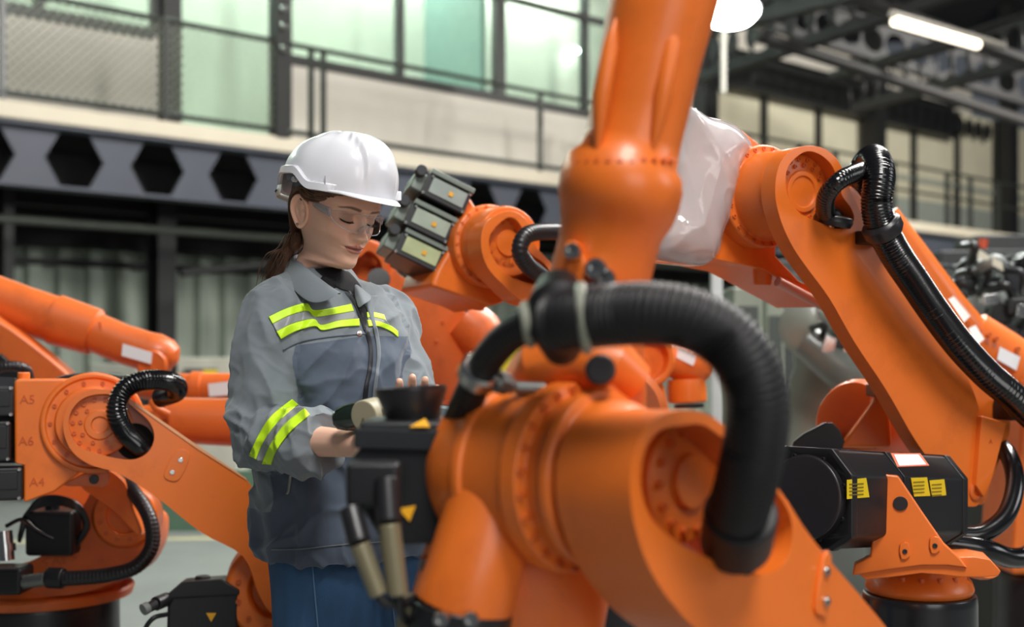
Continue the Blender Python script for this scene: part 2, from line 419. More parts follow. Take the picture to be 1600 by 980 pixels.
# window 1: left of the door-height pane, window 2: full-height pane, window 3: long band
def window(n_, t0, t1, z0, z1, mull, trans=()):
    root = bpy.data.objects.new('window_%d' % n_, None); COL.objects.link(root); root['kind'] = 'structure'
    f = MB(); wbox(f, t0, t1, NO-0.07, NO+0.05, z0-0.07, z0+0.07); wbox(f, t0, t1, NO-0.07, NO+0.05, z1-0.07, z1+0.07)
    f.build('window_frame', FRAME, root)
    for m_, w_ in mull:
        q = MB(); wbox(q, m_-w_, m_+w_, NO-0.08, NO+0.06, z0, z1); q.build('mullion', FRAME, root)
    for z_ in trans:
        q = MB(); wbox(q, t0, t1, NO-0.06, NO+0.05, z_-0.05, z_+0.05); q.build('transom', FRAME, root)
    e = sorted([t0]+[m_ for m_, _ in mull]+[t1])
    for a, c in zip(e, e[1:]):
        if c-a > 0.2:
            q = MB(); wbox(q, a+0.03, c-0.03, NO-0.008, NO+0.008, z0+0.06, z1-0.06); q.build('pane', GL, root)
    return root
T = lambda px: hit(px, 100, NO)[0]
window(1, -14, T(236), zs, ztop, [(-9, .06), (T(60), .05), (T(243), .07)], [hit(130, 2, NO)[1]+0.4])
window(2, T(262), T(440), SLABZ1+0.05, ztop, [(T(259), .07), (T(440), .12)])
window(3, T(446), T(1010), zs, ztop, [(T(623), .05), (T(778), .10), (T(912), .05), (T(1005), .1)], [hit(880, 20, NO)[1]])
b = MB(); t_ = T(248); wbox(b, t_-0.03, t_+0.22, NO-0.2, NO-0.02, SLABZ1, ztop); struct(b.build('trim_3', FRAME))
b = MB(); t_ = T(263); wbox(b, t_-0.02, t_+0.10, NO-0.12, NO-0.02, SLABZ1, ztop); struct(b.build('trim_4', mat('blue_grey_post', (70, 92, 110), 0.5)))
# bright room behind the glass
ROOMW = mat('office_wall_white', (216, 228, 220), 0.8, var=0.03)
b = MB(); wbox(b, -15, tE+0.1, NO+3.0, NO+3.1, SLABZ1, 9.0); struct(b.build('wall_office_back', ROOMW))
b = MB(); wbox(b, -15, tE+0.1, NO+0.1, NO+3.0, SLABZ1-0.02, SLABZ1+0.03); struct(b.build('floor_office', ROOMW))
b = MB(); wbox(b, -15, tE+0.1, NO+0.1, NO+3.0, 8.4, 8.5); struct(b.build('ceiling_office', ROOMW))
b = MB(); t_ = T(775); wbox(b, t_-.05, t_+.05, NO+0.3, NO+3.0, SLABZ1, 8.4); struct(b.build('wall_office_divider', mat('dark_divider', (96, 116, 110), 0.6)))
EL = emis('office_lamp_white', (240, 255, 248), 30)
for px, py, dn in [(640, 14, 2.0), (753, 42, 2.0), (898, 75, 1.6), (330, 128, 2.3)]:
    t1_, z1_ = hit(px, py, NO+dn)
    q = MB(); q.lathe(W(t1_, NO+dn, z1_), (0, 0, -1), [(0, .03), (.0, .14), (.05, .16), (.05, .13)], 24)
    fx = q.build('downlight', WLABEL); tag(fx, 'round ceiling lamp glowing behind the office glass, %s' % {640: 'left one above the hard hat', 753: 'right one above the hard hat', 898: 'nearest the raised orange forearm', 330: 'low in the tall left pane'}[px], 'lamp', 'office downlights')
    q = MB(); q.lathe(W(t1_, NO+dn, z1_-0.052), (0, 0, -1), [(0, .13), (.01, .13), (0.03, .06)], 24); q.build('lens', EL, fx)
for i, tt in enumerate(np.linspace(-8, tE-1.5, 6)):
    o = area('office_light', tuple(W(float(tt), NO+1.7, 8.2)), tuple(W(float(tt), NO+1.9, 0)), 2.6, 1.2, 430, (0.92, 1.0, 0.96))
# air conditioner on the office wall
t_, z_ = hit(548, 58, NO+2.7)
ac = thing('air_conditioner', 'white wall air conditioner seen through the office glass above the hard hat', 'air conditioner', tuple(W(t_, NO+2.8, z_-0.2)))
b = MB(); wbox(b, t_-0.9, t_+0.5, NO+2.72, NO+2.98, z_-0.24, z_+0.26); b.build('body', mat('ac_white', (236, 236, 224), 0.4), ac, bevel=0.05)
b = MB(); wbox(b, t_-0.85, t_+0.45, NO+2.69, NO+2.73, z_-0.2, z_-0.13); b.build('louvre', mat('ac_slot', (120, 130, 122), 0.5), ac)
# railing along the slab edge
RAIL = mat('rail_dark_paint', (44, 46, 42), 0.4)
rail = thing('walkway_railing', 'dark steel railing with mesh infill along the raised walkway', 'railing', tuple(W(0, 0.06, SLABZ1)))
zr1 = hit(250, 30, 0.06)[1]; zr0 = hit(250, 178, 0.06)[1]
b = MB(); b.cyl(W(-14, .06, zr1), W(hit(1010, 200, .06)[0], .06, zr1), 0.035, seg=12); b.build('top_rail', RAIL, rail)
b = MB(); b.cyl(W(-14, .06, zr0), W(hit(1010, 200, .06)[0], .06, zr0), 0.035, seg=12); b.build('bottom_rail', RAIL, rail)
for px in (-160, 3, 258, 439, 486, 505, 844, 1000):
    t_ = hit(px, 150, .06)[0]; b = MB()
    wbox(b, t_-.03, t_+.03, .03, .09, SLABZ1-0.15 if px in (844, 505) else SLABZ1, zr1+0.02); b.build('baluster_post', RAIL, rail)
t_ = hit(440, 50, .0)[0]; b = MB(); wbox(b, t_-.09, t_+.09, -0.02, .16, SLABZ1-0.02, 7.2); struct(b.build('trim_5', FRAME))
for dz in (0, 0.28, 0.5):
    q = MB(); q.lathe(W(t_, -0.06, zr1-0.1+dz), (0.2, -1, 0), [(0, .05), (.04, .05), (.07, .02)], 12); q.build('post_clamp', STEEL, rail)
# expanded mesh infill: thin crossing wires, too many to count
t0, t1 = hit(5, 100, .06)[0], hit(438, 100, .06)[0]; hgt = zr1-zr0; q = MB()
sp = 0.11; nlines = int((t1-t0+hgt)/sp)
for s_ in (1, -1):
    for i in range(nlines):
        a = t0-hgt+i*sp; p0 = [a, zr0]; p1 = [a+hgt, zr1]
        if a < t0: p0 = [t0, zr0+(t0-a)]
        if a+hgt > t1: p1 = [t1, zr0+(t1-a)]
        if p1[1]-p0[1] < 0.02: continue
        if s_ < 0: p0[1], p1[1] = zr1-(p0[1]-zr0), zr1-(p1[1]-zr0)
        q.tube([W(p0[0], .06, p0[1]), W(p1[0], .06, p1[1])], 0.008, 4, cap=False)
ms = q.build('wire_mesh', mat('mesh_wire', (118, 122, 108), 0.5), rail, normals=False); ms['kind'] = 'stuff'

# --- right half: tall lit panels, posts, holed girder, railing
NR = 3.0
WARM = mat('translucent_wall_panel', (206, 200, 176), 0.8, var=0.05, nscale=1.5)
MID = mat('grey_lower_panel', (150, 156, 148), 0.8, var=0.08)
TR = lambda px, n=NR: hit(px, 250, n)[0]
zg = hit(1330, 185, NR)[1]
zw1 = hit(1330, 172, NR)[1]; zw0 = hit(1500, 352, NR)[1]
edges = [1118, 1190, 1275, 1352, 1424, 1492, 1552, 1606, 1670]
wr = bpy.data.objects.new('window_4', None); COL.objects.link(wr); wr['kind'] = 'structure'
for a, c in zip(edges, edges[1:]):
    zz = zw0+(zw1-zw0)*0.42
    b = MB(); wbox(b, TR(a), TR(c), NR, NR+0.04, zz, zw1+0.6); b.build('pane', WARM, wr)
    b = MB(); wbox(b, TR(a), TR(c), NR, NR+0.04, zw0-0.6, zz-0.5); b.build('pane', MID, wr)
    b = MB(); wbox(b, TR(a), TR(c), NR+0.01, NR+0.05, zz-0.5, zz); b.build('pane', WARM, wr)
    b = MB(); wbox(b, TR(c)-.07, TR(c)+.07, NR-0.12, NR+0.02, SLABZ1, zw1+0.6); b.build('mullion', FRAME, wr)
b = MB(); wbox(b, TR(1118), TR(1670), NR-0.05, NR+0.01, zw0+(zw1-zw0)*0.42-.05, zw0+(zw1-zw0)*0.42+.05); b.build('transom', MID, wr)
tw = hit(1100, 200, NR)[0]
hs = [TR(1157)+i*(TR(1337)-TR(1157))/9.0 for i in range(0, 22)]
cell_beam('trim_6', tw-0.6, 22, NR-0.3, zg-0.0, zg+0.75, hs, 0.19, BEAM_D, 16, squash=1.25)
for i, px in enumerate((1100, 1366, 1575)):
    t_ = TR(px, NR-0.4); b = MB(); wbox(b, t_-0.22, t_+0.22, NR-0.6, NR-0.25, SLABZ1, 11); struct(b.build('steel_column', BEAM_D))
rail2 = thing('gallery_railing', 'dark thin railing before the tall pale panels at right', 'railing', tuple(W(14, 0.06, SLABZ1)))
za = SLABZ1+1.15
for z_ in (za, SLABZ1+0.62):
    b = MB(); b.cyl(W(hit(1016, 200, .06)[0], .06, z_), W(21.5, .06, z_), 0.03, seg=10); b.build('rail', RAIL, rail2)
for px in (1165, 1250, 1305, 1396, 1480, 1516, 1560, 1620):
    t_ = hit(px, 300, .06)[0]; b = MB(); wbox(b, t_-.04, t_+.04, .02, .1, SLABZ1, za); b.build('baluster_post', RAIL, rail2)

# --- roof: sheets, holed rafters, lamps
ZR = 9.6
b = MB(); b.box((6, 22, ZR+1.2), (60, 34, 0.15)); struct(b.build('ceiling', ROOFM))
def rafter(p0, p1, hgt, nh, rad, m):
    p0 = Vector(p0); p1 = Vector(p1); L = (p1-p0).length; ax = (p1-p0).normalized(); nn = ax.cross(V(0, 0, 1)).normalized()
    hs = []
    for i in range(nh):
        c = p0.lerp(p1, (i+0.5)/nh)+V(0, 0, hgt/2)
        hs.append([c+ax*rad*math.cos(2*math.pi*k/18)+V(0, 0, 1)*rad*math.sin(2*math.pi*k/18) for k in range(18)])
    q = MB(); q.prism([p0, p1, p1+V(0, 0, hgt), p0+V(0, 0, hgt)], hs, nn, 0.03)
    R = Matrix((ax, nn, V(0, 0, 1))).transposed()
    q.box((p0+p1)/2, (L, 0.2, 0.04), R); q.box((p0+p1)/2+V(0, 0, hgt), (L, 0.2, 0.04), R)
    o = q.build('roof_rafter', m); struct(o)
RAFT = mat('rafter_grey', (26, 24, 26), 0.6)
rafter(P(1090, 128, 19), P(1640, -50, 15), 0.8, 16, 0.26, RAFT)
rafter(P(1330, 175, 24), P(1660, 90, 19), 0.8, 13, 0.26, RAFT)
rafter(P(1080, 60, 17), P(1700, -90, 12), 0.8, 14, 0.26, RAFT)
rafter(P(1120, 20, 22), P(1620, 170, 24), 0.7, 14, 0.22, RAFT)
for (a, c, y0, y1) in [((1180, 55), (1600, 190), 17, 20), ((1300, 120), (1520, 60), 20, 18), ((1320, -10), (1600, 95), 15, 17)]:
    q = MB(); q.cyl(P(*a, y0), P(*c, y1), 0.09, seg=10); struct(q.build('roof_brace', mat('brace_grey', (44, 41, 40), 0.6)))
# translucent roof sheets between rafters give the brownish patches
for i in range(5):
    q = MB(); q.box((4.2+i*2.6, 20.5+i*0.5, ZR+0.9), (1.7, 7.0, 0.05), Matrix.Rotation(math.radians(-30), 3, 'Z')); struct(q.build('roof_panel', mat('roof_panel_brown', (38, 34, 32), 0.7, var=0.15)))
# tube lamp
a, c = P(1398, 33, 11.5), P(1527, 70, 12.4)
tl = thing('tube_lamp', 'long slim tube lamp glowing under the dark roof at upper right', 'lamp', tuple((a+c)/2))
ax = (c-a).normalized(); q = MB(); q.cyl(a-ax*.05+V(0, 0, .06), c+ax*0.5+V(0, 0, .06), 0.035, seg=10); q.build('housing', mat('lamp_housing', (120, 116, 108), 0.5), tl)
q = MB(); q.cyl(a, c, 0.045, seg=14); q.build('tube', emis('tube_glow', (255, 240, 215), 3.2), tl)
# high-bay lamp with its hanging conduit
c = P(1138, 10, 9.0)
hb = thing('high_bay_lamp', 'brilliant white high bay lamp beside the raised orange arm', 'lamp', tuple(c))
q = MB(); q.lathe(c+V(0, 0, .02), (-0.1, -0.35, -1), [(-.25, .03), (-.22, .07), (-.05, .09), (0, .13), (.05, .23)], 28); q.build('reflector', mat('lamp_housing2', (150, 150, 150), 0.4), hb)
q = MB(); q.lathe(c+V(0, 0, .01), (-0.1, -0.35, -1), [(0.03, .225), (.07, .20), (.10, .0)], 28); q.build('lens', emis('bay_glow', (255, 255, 255), 60), hb)
d = bpy.data.lights.new('high_bay_light', 'SPOT'); d.energy = 160; d.shadow_soft_size = 0.18; d.spot_size = math.radians(150); o = bpy.data.objects.new('high_bay_light', d); COL.objects.link(o); o.location = c+V(-.02, -.07, -.25); o.rotation_euler = (0, 0, 0)
q = MB(); q.cyl(P(1130, 40, 12), P(1130, 145, 12), 0.03, seg=8); tag(q.build('hanging_conduit', mat('conduit', (170, 168, 158), 0.5)), 'thin pale vertical conduit hanging below the bright lamp', 'conduit')
# pale floor-to-slab post at centre
b = MB(); p_ = P(1119, 500, 6.6); b.box((p_.x, p_.y, 1.2), (0.055, 0.055, 2.4)); o = b.build('white_post', mat('white_post_paint', (214, 218, 218), 0.4), bevel=0.006); tag(o, 'slim white square post standing between the orange arms', 'post')
# low green partition and equipment cabinets by the back wall
b = MB(); p_ = P(290, 820, 9.2); b.box((p_.x-0.1, 9.3, 0.22), (1.5, 0.08, 0.44)); tag(b.build('partition_board', mat('green_board', (84, 112, 92), 0.4)), 'low green board standing on the floor beyond the left arm', 'board')
for i, (px, py, w_, h_, cc, lb) in enumerate([(333, 565, .52, 1.25, (176, 174, 160), 'pale equipment cabinet with a small yellow panel left of the woman'), (258, 575, .2, 1.2, (60, 62, 60), 'narrow dark cabinet left of the pale one at the back wall'), (188, 585, 0.4, 1.2, (150, 152, 140), 'pale low cabinet behind the upper left orange arm')]):
    Y = 11.0; c = P(px, py, Y); q = thing('equipment_cabinet', lb, 'cabinet', (c.x, Y, 0))
    b = MB(); b.box((c.x, Y, h_/2), (w_, .4, h_)); b.build('body', mat('cab%d' % i, cc, 0.5), q, bevel=0.01)
    b = MB(); b.box((c.x-w_*.1, Y-.21, h_-.2), (w_*.55, .02, .22)); b.build('panel', mat('cabp', (70, 76, 72), 0.4), q)
    if i == 0:
        b = MB(); b.box((c.x+.03, Y-.225, h_-.17), (.12, .02, .13)); b.build('display', YLABEL, q)
# ------------------------------------------------------------------ robots
def plate(name, pl, outer, t, m, parent, holes=(), off=0.0, bevel=0.006, sm=0, sm_h=4, segs=3, label=None):
    """plate whose front face lies off metres in front of plane pl; t thick towards the back"""
    o = pl.pts(outer, off); hs = [pl.pts(h, off) for h in holes]
    if sm: o = smooth_closed(o, sm)
    if sm_h: hs = [smooth_closed(h, sm_h) for h in hs]
    b = MB(); b.prism(o, hs, -pl.n, t); return b.build(name, m, parent, bevel=bevel, segs=segs, label=label)
def pedestal(parent, c, r, z1, flare=1.15, m=None, name='pedestal'):
    b = MB(); b.lathe((c[0], c[1], 0.0), (0, 0, 1), [(0, r*1.35), (0.03, r*1.35), (0.035, r*flare), (z1*0.5, r*1.02), (z1-0.02, r), (z1, r*0.98)], 56)
    return b.build(name, m or BLACKM, parent, bevel=0.004)
def motor_block(parent, c, R, size, m=BLACK, name='motor'):
    """servo motor: body, end cover with fins, four cap screws and a plug"""
    c = Vector(c); sx, sy, sz = size
    b = MB(); b.box(c, size, R); o = b.build(name, m, parent, bevel=min(size)*0.08, segs=3)
    f = MB(); f.box(c+R@V(0, -sy*0.505, sz*0.1), (sx*0.8, sy*0.03, sz*0.55), R); f.build('cover', m, o, bevel=0.002)
    q = MB(); q.box(c+R@V(-sx*0.25, -sy*0.48, -sz*0.35), (sx*0.22, sy*0.12, sz*0.2), R); q.build('plug', DARKMET, o, bevel=0.003)
    for x in (-1, 1):
        for z in (-1, 1):
            bolt(o, c+R@V(x*sx*0.43, -sy*0.5, z*sz*0.43), R@V(0, -1, 0), 0.0045, 0.005, STEEL, 'screw')
    return o
def rotm(n, up=(0, 0, 1), roll=0.0):
    """columns: right, into-the-thing (-n), up"""
    n = Vector(n).normalized(); f = -n; u = (Vector(up)-f*Vector(up).dot(f)).normalized(); r = f.cross(u)
    M = Matrix((r, f, u)).transposed(); return M @ Matrix.Rotation(roll, 3, 'Y')

# ===== near left robot (elbow, hub, link arm, foot)
n2 = V(0.28, -0.955, 0.05).normalized(); A = Pl(146, 661, 3.1, n2)
r2 = thing('industrial_robot', 'orange robot left of the woman with A5 and A6 cast on its elbow block', 'robot', (P(420, 900, 3.3).x, 3.35, 0), 'orange industrial robots')
plate('elbow_housing', A, [(22, 596), (30, 592), (160, 591), (205, 612), (228, 655), (222, 705), (190, 735), (128, 736), (86, 768), (37, 786), (37, 727), (23, 724)], 0.22, ORANGE, r2, bevel=0.010)
c = A.pt(146, 661)
b = MB(); b.lathe(c-n2*.01, n2, [(0, .122), (.022, .122), (.026, .118), (.026, .110), (.020, .107), (.020, .088), (.05, .085), (.05, .05)], 72)
fl2 = b.build('hub_flange', ORANGE, r2, bevel=0.002)
bolt_ring(fl2, c+n2*.010, n2, .098, 14, .0052, .005, 0, 360, ORANGE_D)
out = [(156, 608), (186, 612), (212, 629), (256, 660), (310, 698), (350, 725), (384, 748), (404, 780), (420, 812), (470, 850), (495, 900), (480, 945), (430, 960), (405, 930), (380, 870), (314, 832), (251, 782), (215, 757), (180, 738), (140, 726), (113, 706), (100, 678), (100, 650), (112, 626), (132, 612)]
hole = [(156, 616), (184, 620), (210, 638), (234, 660), (241, 684), (232, 706), (210, 718), (180, 716), (150, 708), (124, 698), (109, 674), (110, 646), (128, 624)]
plate('link_arm', A, out, 0.055, ORANGE, r2, [hole], off=0.082, bevel=0.007, sm=4)
b = MB(); b.prism(smooth_closed(A.pts([(156, 612), (200, 622), (246, 670), (236, 716), (190, 724), (120, 704), (104, 674), (108, 640)], 0.03), 4), [], -n2, 0.02); b.build('arm_back', ORANGE_D, r2)
c = A.pt(156, 664, .058)
b = MB(); b.lathe(c-n2*.03, n2, [(0, .074), (.032, .074), (.035, .070), (.035, .036), (.039, .034), (.039, .02), (.034, .018)], 64); cap2 = b.build('hub_cap', ORANGE, r2, bevel=0.001)
bolt_ring(cap2, c+n2*.0055, n2, .061, 15, .0052, .004, 0, 360, ORANGE_D)
bolt_ring(cap2, c+n2*.0055, n2, .044, 8, .0052, .004, 20, 340, ORANGE_D)
# oval pad with two screws on the arm
plate('screw_pad', A, [(284, 702), (297, 712), (282, 747), (268, 752), (256, 742), (271, 710)], 0.006, ORANGE, r2, off=0.086, bevel=0.002, sm=3)
for x, y in ((282, 719), (269, 738)):
    o = bolt(r2, A.pt(x, y, .086), n2, .006, .003, STEEL, 'pad_screw')
b = MB(); b.prism(A.circ(211, 690, .044, .035, 32), [], -n2, .01); b.build('recess_shade_disc', HOLE_SHADE, r2)
# highlight along the arm's upper edge, painted as a pale strip
b = MB(); b.prism(A.pts([(212, 629), (310, 697), (384, 747), (386, 751), (309, 702), (211, 633)], .084), [], n2, .001); b.build('edge_highlight_strip', mat('painted_highlight', (238, 170, 120), 0.3), r2)
# top plugs
for px in (37, 147):
    p = A.pt(px, 596, -.05); b = MB(); b.cyl(p-V(0, 0, .02), p+V(0, 0, .022), .0145, seg=28); o = b.build('housing_stub', ORANGE, r2, bevel=.003)
hub_h = hose('corrugated_hose', [A.pt(226, 706, .02), A.pt(214, 694, .06), A.pt(193, 672, .10), A.pt(182, 640, .13), A.pt(196, 607, .13), A.pt(232, 594, .11), A.pt(270, 598, .06), A.pt(276, 612, -.02), A.pt(250, 622, -.08)], .0245, r2, BLACKG, .0075, .15, label='glossy black corrugated hose looping out of the hub')
# motors on the left edge
R2m = rotm(V(.28, -.955, .05))
for (x0, x1, y0, y1) in ((-44, 21, 604, 651), (-44, 16, 658, 722), (-44, 35, 732, 782)):
    a, d = A.pt(x0, y0, .02), A.pt(x1, y1, .02); s = (d-a); motor_block(r2, (a+d)/2-n2*.07, R2m, (abs(s.dot(R2m.col[0])), .13, abs(s.z)))
b = MB(); b.prism(A.pts([(-20, 588), (23, 590), (24, 724), (-20, 724)], -.09), [], -n2, .06); b.build('motor_carrier', DARKMET, r2)
TXT = mat('cast_letters', (196, 84, 22), 0.5)
for s_, x, y in (('A5', 43, 625), ('A6', 41, 690), ('A4', 58, 754)):
    text_obj(s_, A.pt(x, y, .0005), n2, .030, TXT, r2, .0012, label='cast letters '+s_)
# bracket under the hub
plate('bracket', A, [(97, 757), (163, 730), (171, 752), (160, 762), (125, 760)], .03, ORANGE_D, r2, off=-.03, bevel=.004, sm=2)
bolt(r2, A.pt(147, 749, -.03), n2, .0115, .008, BLACK, 'bracket_screw')
# foot at lower right of the arm, behind the woman
F2 = Pl(410, 920, 3.3, (0.2, -0.97, 0.1)); c = F2.pt(430, 915)
b = MB(); b.lathe(c+F2.n*-.16, F2.n, [(0, .125), (.30, .125), (.31, .115), (.31, .07), (.29, .06)], 56); o = b.build('shoulder_hub', ORANGE, r2, bevel=.004); bolt_ring(o, c+F2.n*.15, F2.n, .095, 12, .007, .006)
plate('carousel', F2, [(338, 1010), (352, 950), (372, 895), (372, 868), (385, 862), (410, 868), (470, 860), (520, 900), (540, 1010)], .3, ORANGE, r2, off=-.02, bevel=.012, sm=3)
pedestal(r2, (P(430, 900, 3.45).x, 3.45), .24, .46)
b = MB(); b.lathe((P(430, 900, 3.45).x, 3.45, .46), (0, 0, 1), [(0, .27), (.05, .27), (.07, .25), (.12, .18)], 56); b.build('turning_ring', ORANGE, r2, bevel=.004)
# black shoulder motor of this robot, with plug and cap
Fm = Pl(300, 950, 3.12, (0.15, -0.98, 0.1)); Rm = rotm(Fm.n)
mt = plate('shoulder_motor', Fm, [(262, 928), (282, 912), (345, 908), (372, 922), (370, 1000), (260, 1000)], .13, BLACK, r2, bevel=.006)
plate('motor_lid', Fm, [(260, 930), (283, 910), (347, 905), (374, 922), (374, 930), (262, 936)], .14, BLACK, mt, off=.005, bevel=.004)
p = Fm.pt(317, 912, -.06); b = MB(); b.lathe(p, (0, 0, 1), [(0, .019), (.017, .019), (.02, .016)], 28); b.build('round_cap', BLACKM, mt, bevel=.002)
b = MB(); b.cyl(Fm.pt(262, 936, -.01), Fm.pt(243, 944, .03), .017, seg=20); b.cyl(Fm.pt(243, 944, .03), Fm.pt(228, 952, .05), .013, .012, seg=20); b.build('plug', BLACKM, mt, bevel=.002)
b = MB(); b.lathe(Fm.pt(231, 949, .05), Fm.pt(222, 954, .06)-Fm.pt(231, 949, .05), [(0, .0145), (.014, .0145)], 20); b.build('plug_collar', mat('grey_plug', (120, 122, 120), .4), mt)
cable('motor_cable', [Fm.pt(262, 960, 0), Fm.pt(240, 966, .03), Fm.pt(226, 985, .02), Fm.pt(224, 1010, 0)], .006, mt)
b = MB(); b.prism(Fm.pts([(322, 958), (338, 958), (330, 972)], .001), [], Fm.n, .001); b.build('warning_triangle', AMBER, mt, label='amber warning triangle')

# ===== second robot: round carousel at the lower left, long forearm crossing behind
cx, cy, cz = P(60, 915, 3.7).x, 3.7, 1.3-.19*3.7
rb = thing('industrial_robot', 'orange robot at far left with A1 cast above its round black pedestal', 'robot', (cx, cy, 0), 'orange industrial robots')
pedestal(rb, (cx, cy), .225, cz)
b = MB(); b.lathe((cx, cy, cz), (0, 0, 1), [(0, .262), (.022, .268), (.03, .262), (.034, .235), (.06, .22)], 80); b.build('turning_ring', ORANGE_D, rb, bevel=.002)
B = Pl(100, 880, 3.50, (0.12, -0.99, 0.1))
plate('carousel', B, [(8, 928), (14, 888), (45, 878), (80, 858), (112, 820), (134, 784), (150, 772), (225, 800), (236, 830), (226, 868), (196, 902), (110, 930)], .34, ORANGE_D, rb, off=0, bevel=.014, sm=4)
c = B.pt(196, 806, .0); b = MB(); b.lathe(c-B.n*.1, B.n, [(0, .088), (.11, .088), (.12, .08), (.12, .05), (.11, .046)], 48); o = b.build('shoulder_hub', ORANGE, rb, bevel=.002); bolt_ring(o, c+B.n*.018, B.n, .066, 12, .006, .004)
plate('bracket', B, [(160, 735), (176, 738), (196, 756), (206, 790), (222, 826), (214, 836), (180, 800), (140, 772), (128, 758)], .05, ORANGE, rb, off=.12, bevel=.005, sm=3)
text_obj('< A1 >', B.pt(93, 876, .001), B.n, .034, TXT, rb, .0015, right=(1, 0.1, .08), label='cast letters A1 between arrow heads')
for y in (0,):
    b = MB(); b.box(B.pt(88, 830, -.0), (.13, .12, .12)); b.build('carousel_motor', BLACK, rb, bevel=.01)
    b = MB(); b.lathe(B.pt(82, 800, -.0)-V(0, 0, .01), (0, 0, 1), [(0, .02), (.03, .02), (.035, .015)], 20); b.build('round_cap', BLACKM, rb)
for k in range(4):
    cable('motor_cable', [B.pt(30, 838+3*k, .03), B.pt(42+3*k, 802-4*k, .05), B.pt(80, 788-4*k, .05), B.pt(120, 796-3*k, .05), B.pt(132+2*k, 822, .03), B.pt(118, 850+2*k, .02)], .005, rb, BLACKG)
cable('motor_cable', [B.pt(10, 822, .04), B.pt(35, 812, .06), B.pt(60, 830, .06), B.pt(98, 848, .05)], .006, rb, BLACKG)
q = MB(); q.cyl(B.pt(6, 830, .06), B.pt(10, 876, .06), .022, seg=24); q.cyl(B.pt(8, 850, .06), B.pt(9, 862, .06), .027, seg=24); q.build('balancer_rod', STEEL, rb)
hose('corrugated_hose', [B.pt(190, 752, -.02), B.pt(206, 766, .10), B.pt(232, 806, .15), B.pt(238, 850, .16), B.pt(215, 884, .17), B.pt(172, 898, .17), B.pt(110, 904, .16), B.pt(84, 903, .15)], .020, rb, BLACKM, .01, .06)
q = MB(); q.cyl(B.pt(100, 904, .16), B.pt(74, 903, .15), .027, seg=24); q.build('hose_clamp', BLACK, rb, bevel=.004)
q = MB(); q.cyl(B.pt(72, 905, .15), B.pt(28, 911, .13), .018, seg=20); q.build('hose_coupling', mat('zinc', (128, 130, 126), .4, metal=.7), rb, bevel=.003)
q = MB(); q.box(B.pt(8, 905, .1), (.12, .1, .07)); q.build('connector_box', BLACK, rb, bevel=.01)
# link and forearm further up
L = Pl(60, 540, 4.0, (0.1, -0.99, 0)); 
plate('link_arm', L, [(-160, 500), (-60, 470), (0, 502), (60, 545), (118, 600), (150, 690), (150, 790), (60, 790), (40, 640), (0, 560), (-60, 540)], .12, ORANGE_D, rb, bevel=.012, sm=3)
fa = MB(); pth = [(-120, 430, 4.15, 40), (-20, 464, 4.15, 38), (40, 485, 4.15, 37), (86, 500, 4.15, 37), (87, 500, 4.15, 40), (148, 519, 4.15, 37), (150, 520, 4.15, 31), (190, 537, 4.15, 31), (232, 550, 4.15, 31)]
fa.tube([P(x, y, Y) for x, y, Y, r in pth], [r*Y/F for x, y, Y, r in pth], 40); fo = fa.build('forearm', ORANGE_D, rb)
q = MB(); q.tube([P(228, 549, 4.15), P(245, 553, 4.15), P(262, 558, 4.15), P(272, 562, 4.15), P(278, 565, 4.15)], [.064, .066, .058, .042, .008], 32); q.lathe(P(242, 566, 4.15), (0.1, -1, -.1), [(-.06, .05), (.055, .05), (.066, .042), (.066, .0)], 32); q.build('wrist', ORANGE_D, rb)
LB = Pl(214, 553, 4.15-.064, (0.05, -1, .12)); label_patch(LB, [(192, 537), (238, 551), (236, 569), (190, 556)], rb, WLABEL, .016)
for i in range(10):
    t = i/9; bolt(rb, P(156+t*10, 505+t*42, 4.15-.058), V(0, -1, .1), .004, .003, ORANGE_D)
hose('corrugated_hose', [P(-20, 600, 3.75), P(-8, 578, 3.72), P(18, 572, 3.72), P(40, 578, 3.75), P(46, 596, 3.85)], .016, rb, BLACKM, .009, .12)
plate('link_cover', L, [(-10, 560), (0, 552), (40, 590), (45, 640), (-20, 640)], .05, BLACK, rb, off=.02, bevel=.004)

# ===== third: two level orange tubes left of the woman's hip, second label
rc = thing('industrial_robot', 'orange robot with level tubes and a white label, low left of the woman', 'robot', (P(540, 660, 4.3).x, 4.3, 0), 'orange industrial robots')
q = MB(); q.tube([P(215, 604, 4.45), P(236, 605, 4.45), P(300, 606, 4.45), P(301, 606, 4.45), P(316, 606, 4.45), P(317, 606, 4.45), P(400, 607, 4.45), P(460, 608, 4.45)], [.037, .046, .050, .057, .057, .051, .054, .054], 36); q.build('forearm', ORANGE_D, rc)
LC = Pl(344, 607, 4.39, (0, -1, .1)); label_patch(LC, [(325, 600), (361, 596), (363, 617), (327, 620)], rc, WLABEL, .002)
q = MB(); q.tube([P(225, 655, 3.75), P(262, 656, 3.75), P(263, 656, 3.75), P(330, 659, 3.75), P(420, 662, 3.75), P(520, 662, 3.75)], [.04, .05, .066, .069, .072, .072], 40); q.build('link_arm', ORANGE_D, rc)
q = MB(); q.lathe(P(535, 650, 3.9)-V(0, .12, 0), (0, 1, 0), [(0, .08), (.01, .10), (.40, .10), (.41, .08)], 48); q.build('elbow_hub', ORANGE, rc, bevel=.004)
plate('carousel', Pl(545, 700, 4.15, (0, -1, 0)), [(505, 640), (580, 640), (590, 860), (495, 860)], .24, ORANGE, rc, bevel=.02)
pedestal(rc, (P(545, 700, 4.28).x, 4.28), .16, .70)
hose('corrugated_hose', [P(196, 594, 3.4), P(150, 588, 3.5), P(110, 591, 3.5), P(90, 596, 3.5)], .012, rc, BLACKM, .01, .1)
for i in range(3): bolt(rc, P(222+i*17, 637-(i % 2)*6, 3.68), V(0, -1, .1), .006, .006)
